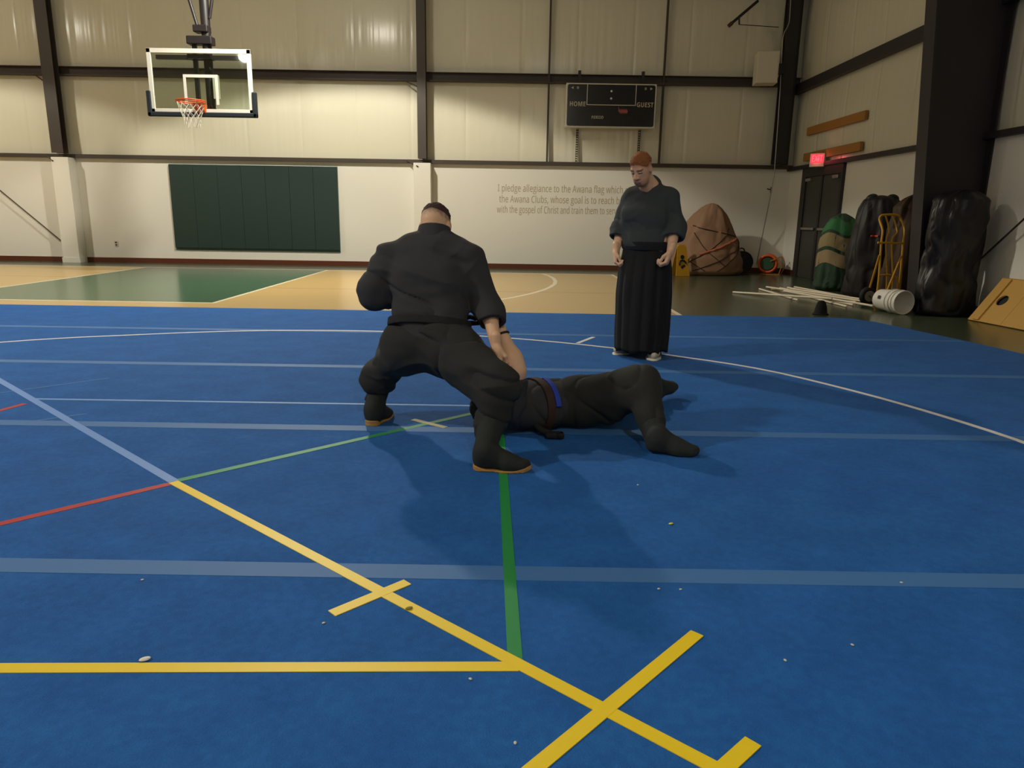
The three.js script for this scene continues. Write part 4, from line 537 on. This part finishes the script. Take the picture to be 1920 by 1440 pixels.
  const hs = onFloor(1212, 848, MT), fN = frameZ(V(hs.x, MT, hs.z), V(1, 0, 0.18), V(0, 1, 0)); part('boot', rel(footGeo(fN, { shank: kN.clone().lerp(aN, 0.75).applyMatrix4(fN.clone().invert()), r: 0.058, floor: 0.004 }), o), M.sock, G, 'dark grey cloth boot');
  const fF = frameZ(V(aF.x - 0.02, MT + 0.004, aF.z + 0.03), V(0.5, 0.16, -0.55), V(-0.1, 1, 0.1)); part('boot', rel(footGeo(fF, { floor: 0.004 }), o), M.sock, G, 'dark grey cloth boot');
  const wb = eN.clone().lerp(wN, 0.93), ax = wN.clone().sub(eN).normalize(); part('wrist_band', rel(new THREE.TorusGeometry(0.033, 0.0065, 8, 32).applyQuaternion(new THREE.Quaternion().setFromUnitVectors(V(0, 0, 1), ax)).translate(wb.x, wb.y, wb.z), o), M.black, G, 'thin black wrist band');
}
// ---------------------------------------------------------------- standing man in pleated skirt trousers
{
  const o = V(1.12, MT, -6.05), G = thing('person', 'standing person in black jacket and long pleated hakama looking down', 'person', [o.x, o.y, o.z]);
  const hd = J(1202, 317, -5.98), neck = J(1220, 352, -6.1), uc = J(1216, 378, -6.12), ch = J(1213, 405, -6.09), wa = J(1212, 452, -6.08), pe = J(1211, 475, -6.07);
  const sR = J(1183, 371, -6.19), eR = J(1165, 420, -6.22), wR = J(1155, 471, -6.1), sL = J(1254, 371, -6.03), eL = J(1267, 424, -5.98), wL = J(1257, 472, -5.86);
  const X = sL.clone().sub(sR).normalize(), F = V(-X.z * 1, 0, X.x).negate(); F.set(-0.45, 0, 0.9).normalize();
  const hipR = pe.clone().addScaledVector(X, -0.09), hipL = pe.clone().addScaledVector(X, 0.09), fR = onFloor(1162, 664, MT), fL = onFloor(1224, 674, MT), aR = V(fR.x + 0.03, MT + 0.09, fR.z), aL = V(fL.x, MT + 0.09, fL.z - 0.04), kR = hipR.clone().lerp(aR, 0.5), kL = hipL.clone().lerp(aL, 0.5);
  const pts = [hd, neck, uc, wa, pe, sR, eR, wR, sL, eL, wL, aR, aL];
  const body = blend([...lat(uc, wa, X.clone().multiplyScalar(0.08), 0.1, 0.11), cone(wa, pe, 0.13, 0.12), cone(neck, uc, 0.062, 0.09), cone(neck, hd, 0.062, 0.06), cone(uc, sR, 0.08, 0.06), cone(uc, sL, 0.08, 0.06), cone(sR, eR, 0.056, 0.046), cone(eR, wR, 0.046, 0.029), cone(sL, eL, 0.058, 0.048), cone(eL, wL, 0.05, 0.031), cone(hipR, kR, 0.085, 0.06), cone(kR, aR, 0.056, 0.04), cone(hipL, kL, 0.085, 0.06), cone(kL, aL, 0.056, 0.04)], 0.05);
  const bb = bounds(pts, 0.14), faceM = frameZ(hd, V(-0.62, -0.5, 0.78), V(-0.25, 1, 0.3));
  const beard = lin(140, 88, 52), brow = lin(120, 78, 52), lid = lin(60, 38, 28), cheek = lin(205, 150, 122), stub = lin(176, 124, 92);
  const SK = lin(224, 176, 144);
  const head = headGeo((x, y, z) => {
    let c = mix3(SK, lin(150, 92, 58), 0.7 * sst(-0.03, 0.02, y - 0.012 - 0.62 * Math.max(0, z))); const ax = Math.abs(x); const n = noise3(x * 120, y * 120, z * 120);
    c = mix3(c, cheek, sst(0.035, 0.0, Math.hypot(ax - 0.04, y + 0.025)) * 0.6);
    if (z > -0.02 && z < 0.2 && y < -0.02) c = mix3(c, stub, 0.55 * sst(-0.045, -0.075, y + 0.006 * n) * sst(0.0, 0.02, z));
    if (z > 0.05 && ax < 0.032) { const must = sst(-0.042, -0.047, y) * sst(-0.058, -0.053, y), chin = sst(-0.072, -0.078, y + 0.003 * n); c = mix3(c, beard, 0.9 * Math.max(must, chin * sst(0.034, 0.022, ax))); }
    if (z > 0.05) { const b = sst(0.007, 0.004, Math.abs(y - 0.023 - 0.12 * (0.03 - Math.abs(ax - 0.032)) + 0.003)) * (ax > 0.012 && ax < 0.056 ? 1 : 0); c = mix3(c, brow, b * 0.85); const e = sst(0.006, 0.0025, Math.abs(y + 0.004)) * (ax > 0.017 && ax < 0.048 ? 1 : 0); c = mix3(c, lid, e); }
    return c;
  }).applyMatrix4(faceM);
  const handR = handGeo(1, [0.9, 1.1, 0.7], 0.7).applyMatrix4(frame(wR, V(0.06, -1, 0.25), V(0.7, 0, 0.3)).multiply(new THREE.Matrix4().makeScale(1.08, 1.08, 1.08)));
  const handL = handGeo(-1, [0.9, 1.1, 0.7], 0.7).applyMatrix4(frame(wL, V(-0.35, -1, 0.2), V(-0.8, 0, -0.25)).multiply(new THREE.Matrix4().makeScale(1.12, 1.12, 1.12)));
  bodyMesh([nets(body, bb.min, bb.max, 0.012), head, handR, handL].map(g => rel(g, o)), G);
  part('hair', rel(hairGeo((x, y, z) => { const n = 0.014 * noise3(x * 60, y * 60, z * 60); return -(y + n - 0.012 - 0.62 * Math.max(0, z - 0.0) - 0.03 * sst(0.03, 0.06, Math.abs(x)) * sst(0.03, -0.01, z) + 0.3 * Math.max(0, -z - 0.02)); }, 0.0055).applyMatrix4(faceM), o), std('#965a34', 0.85), G, 'short ginger hair');
  const wj = wrinkle(4.5, 8, 4.5, 0.012, 1.3), dp = (x, y, z, c, d) => (x - c.x) * d.x + (y - c.y) * d.y + (z - c.z) * d.z;
  const dR = wR.clone().sub(eR).normalize(), dL = wL.clone().sub(eL).normalize(), cR = eR.clone().lerp(wR, 0.52), cL = eL.clone().lerp(wL, 0.5);
  const torso = blend([...lat(uc, ch, X.clone().multiplyScalar(0.085), 0.115, 0.13), ...lat(ch, wa, X.clone().multiplyScalar(0.085), 0.132, 0.125), ...lat(wa, pe, X.clone().multiplyScalar(0.07), 0.125, 0.115), cone(ch.clone().addScaledVector(F, 0.02).add(V(0, -0.06, 0)), wa.clone().addScaledVector(F, 0.055), 0.11, 0.125), cone(neck.clone().addScaledVector(F, -0.03).add(V(0, 0.035, 0)), uc, 0.07, 0.12), cone(uc, sR, 0.098, 0.076), cone(uc, sL, 0.098, 0.076)], 0.06);
  const slR = blend([cone(sR, eR, 0.076, 0.078), cone(eR, cR.clone().addScaledVector(dR, 0.06), 0.078, 0.088)], 0.04), slL = blend([cone(sL, eL, 0.078, 0.08), cone(eL, cL.clone().addScaledVector(dL, 0.06), 0.08, 0.092)], 0.04);
  const iR = cone(eR.clone().lerp(cR, 0.5), cR.clone().addScaledVector(dR, 0.12), 0.055, 0.08), iL = cone(eL.clone().lerp(cL, 0.5), cL.clone().addScaledVector(dL, 0.12), 0.057, 0.083);
  // V shaped neck opening
  const vn = neck.clone().addScaledVector(F, 0.1).add(V(0, -0.02, 0)), vb = uc.clone().addScaledVector(F, 0.14).add(V(0, 0.0, 0)); const vcut = cone(vn.clone().add(V(0, 0.03, 0)), vb.clone().add(V(0, 0.05, 0)), 0.042, 0.01);
  const jb = bounds([neck, uc, pe, sR, eR, cR, sL, eL, cL], 0.17), hem = wa.y - 0.045;
  part('jacket', rel(nets((x, y, z) => { let d = smin(smin(torso(x, y, z), Math.max(slR(x, y, z), dp(x, y, z, cR, dR)), 0.025), Math.max(slL(x, y, z), dp(x, y, z, cL, dL)), 0.025) - wj(x, y, z); d = Math.max(d, -iR(x, y, z), -iL(x, y, z), -vcut(x, y, z)); const inSl = Math.min(slR(x, y, z), slL(x, y, z)); return inSl < 0.02 ? d : Math.max(d, hem - y); }, jb.min, jb.max, 0.008), o), M.cloth2, G, 'loose charcoal black jacket');
  // collar lapels
  const nb = neck.clone().addScaledVector(F, -0.035); const lap = s => tube([nb.clone().addScaledVector(X, s * 0.03).addScaledVector(F, -0.03).add(V(0, 0.045, 0)), neck.clone().addScaledVector(X, s * 0.078).add(V(0, 0.02, 0)), neck.clone().addScaledVector(X, s * 0.062).addScaledVector(F, 0.07).add(V(0, -0.045, 0)), uc.clone().addScaledVector(X, s * 0.012).addScaledVector(F, 0.118).add(V(0, -0.0, 0)), ch.clone().addScaledVector(X, -s * 0.05).addScaledVector(F, 0.11)], 0.017, 40, false, 8);
  part('collar', [lap(1), lap(-1)].map(g => rel(g, o)), M.cloth2, G);
  // hakama: pleated, closed surface from waist to hem
  const NT = 128, NH = 26, pos = [], idx = []; const top = wa.y + 0.01, bot = MT + 0.055; const cb = V((fR.x + fL.x) / 2 + 0.045, 0, (fR.z + fL.z) / 2 - 0.05), ct = wa;
  const Z2 = V(-X.z, 0, X.x).normalize();
  for (let j = 0; j <= NH; j++) { const t = j / NH, y = top + (bot - top) * t; for (let i = 0; i < NT; i++) { const a = i / NT * Math.PI * 2; const rx = 0.2 + 0.015 * sst(0, 0.3, t) - 0.004 * t + 0.012 * Math.sin(t * 3), rz = 0.15 + 0.05 * sst(0, 0.5, t) + 0.02 * t; const pl = Math.pow(Math.abs(Math.sin(a * 7 + 0.6)), 0.7) * 0.02 * sst(0.02, 0.35, t) - 0.01 + 0.006 * noise3(a * 3, t * 6, 2); const cx = ct.x + (cb.x - ct.x) * t, cz = ct.z + (cb.z - ct.z) * t; const u = Math.cos(a) * (rx + pl), v = Math.sin(a) * (rz + pl); pos.push(cx + X.x * u + Z2.x * v, y + (j === NH ? 0.012 * Math.sin(a * 7) : 0), cz + X.z * u + Z2.z * v); } }
  for (let j = 0; j < NH; j++) for (let i = 0; i < NT; i++) { const a = j * NT + i, b = j * NT + (i + 1) % NT; idx.push(a, a + NT, b, b, a + NT, b + NT); }
  const bi = pos.length / 3; pos.push(cb.x, bot + 0.05, cb.z); pos.push(ct.x, top, ct.z); for (let i = 0; i < NT; i++) { idx.push(bi, NH * NT + (i + 1) % NT, NH * NT + i); idx.push(bi + 1, i, (i + 1) % NT); }
  const hg = new THREE.BufferGeometry(); hg.setAttribute('position', new THREE.Float32BufferAttribute(pos, 3)); hg.setIndex(idx); hg.computeVertexNormals(); const hk = new THREE.MeshStandardMaterial({ color: '#121216', roughness: 0.92, side: THREE.DoubleSide });
  const hm = part('hakama', rel(hg, o), hk, G, 'long black pleated hakama');
  const wb = wa.clone().add(V(0, -0.02, 0)); part('waist_band', rel(nets((x, y, z) => Math.max(torso(x, y, z) + 0.004, Math.abs(y - wb.y + 0.015) - 0.035), wb.clone().addScalar(-0.32), wb.clone().addScalar(0.32), 0.0075), o), M.hakama, hm);
  const kf = wa.clone().addScaledVector(F, 0.2).add(V(0, -0.05, 0)); 
  // sandals with pale straps over dark socks
  for (const [f, dir] of [[fR, V(-0.85, 0, 0.55)], [fL, V(-0.3, 0, 0.95)]]) {
    const d = dir.clone().normalize(), heel = V(f.x, MT, f.z).addScaledVector(d, -0.19), m = frameZ(heel.clone().setY(MT + 0.018), d, V(0, 1, 0));
    const s = part('sandal', rel(nets((x, y, z) => Math.max(footCore()(x, Math.max(0.03, y + 0.03), z) - 0.012, -y, y - 0.018), V(-0.1, -0.01, -0.05), V(0.1, 0.04, 0.3), 0.006).applyMatrix4(frameZ(heel, d, V(0, 1, 0))), o), M.offWhite, G, 'pale flat sandal');
    part('sock', rel(footGeo(m, { shank: V(0, 0.2, 0.05), r: 0.05, floor: 0.0 }), o), std('#b9b3a4', 0.8), s, 'pale sock');
    const st = (a, b, c) => tube([a, b, c].map(p => p.clone().applyMatrix4(m)), 0.01, 16, false, 8); part('strap', [st(V(0.052, 0.012, 0.1), V(0.03, 0.068, 0.155), V(0, 0.052, 0.2)), st(V(-0.052, 0.012, 0.1), V(-0.03, 0.068, 0.155), V(0, 0.052, 0.2)), st(V(-0.056, 0.01, 0.15), V(0.0, 0.075, 0.145), V(0.056, 0.01, 0.15))].map(g => rel(g, o)), M.black, s, 'black strap');
  }
}
shade(scene);
renderer.render(scene, camera);
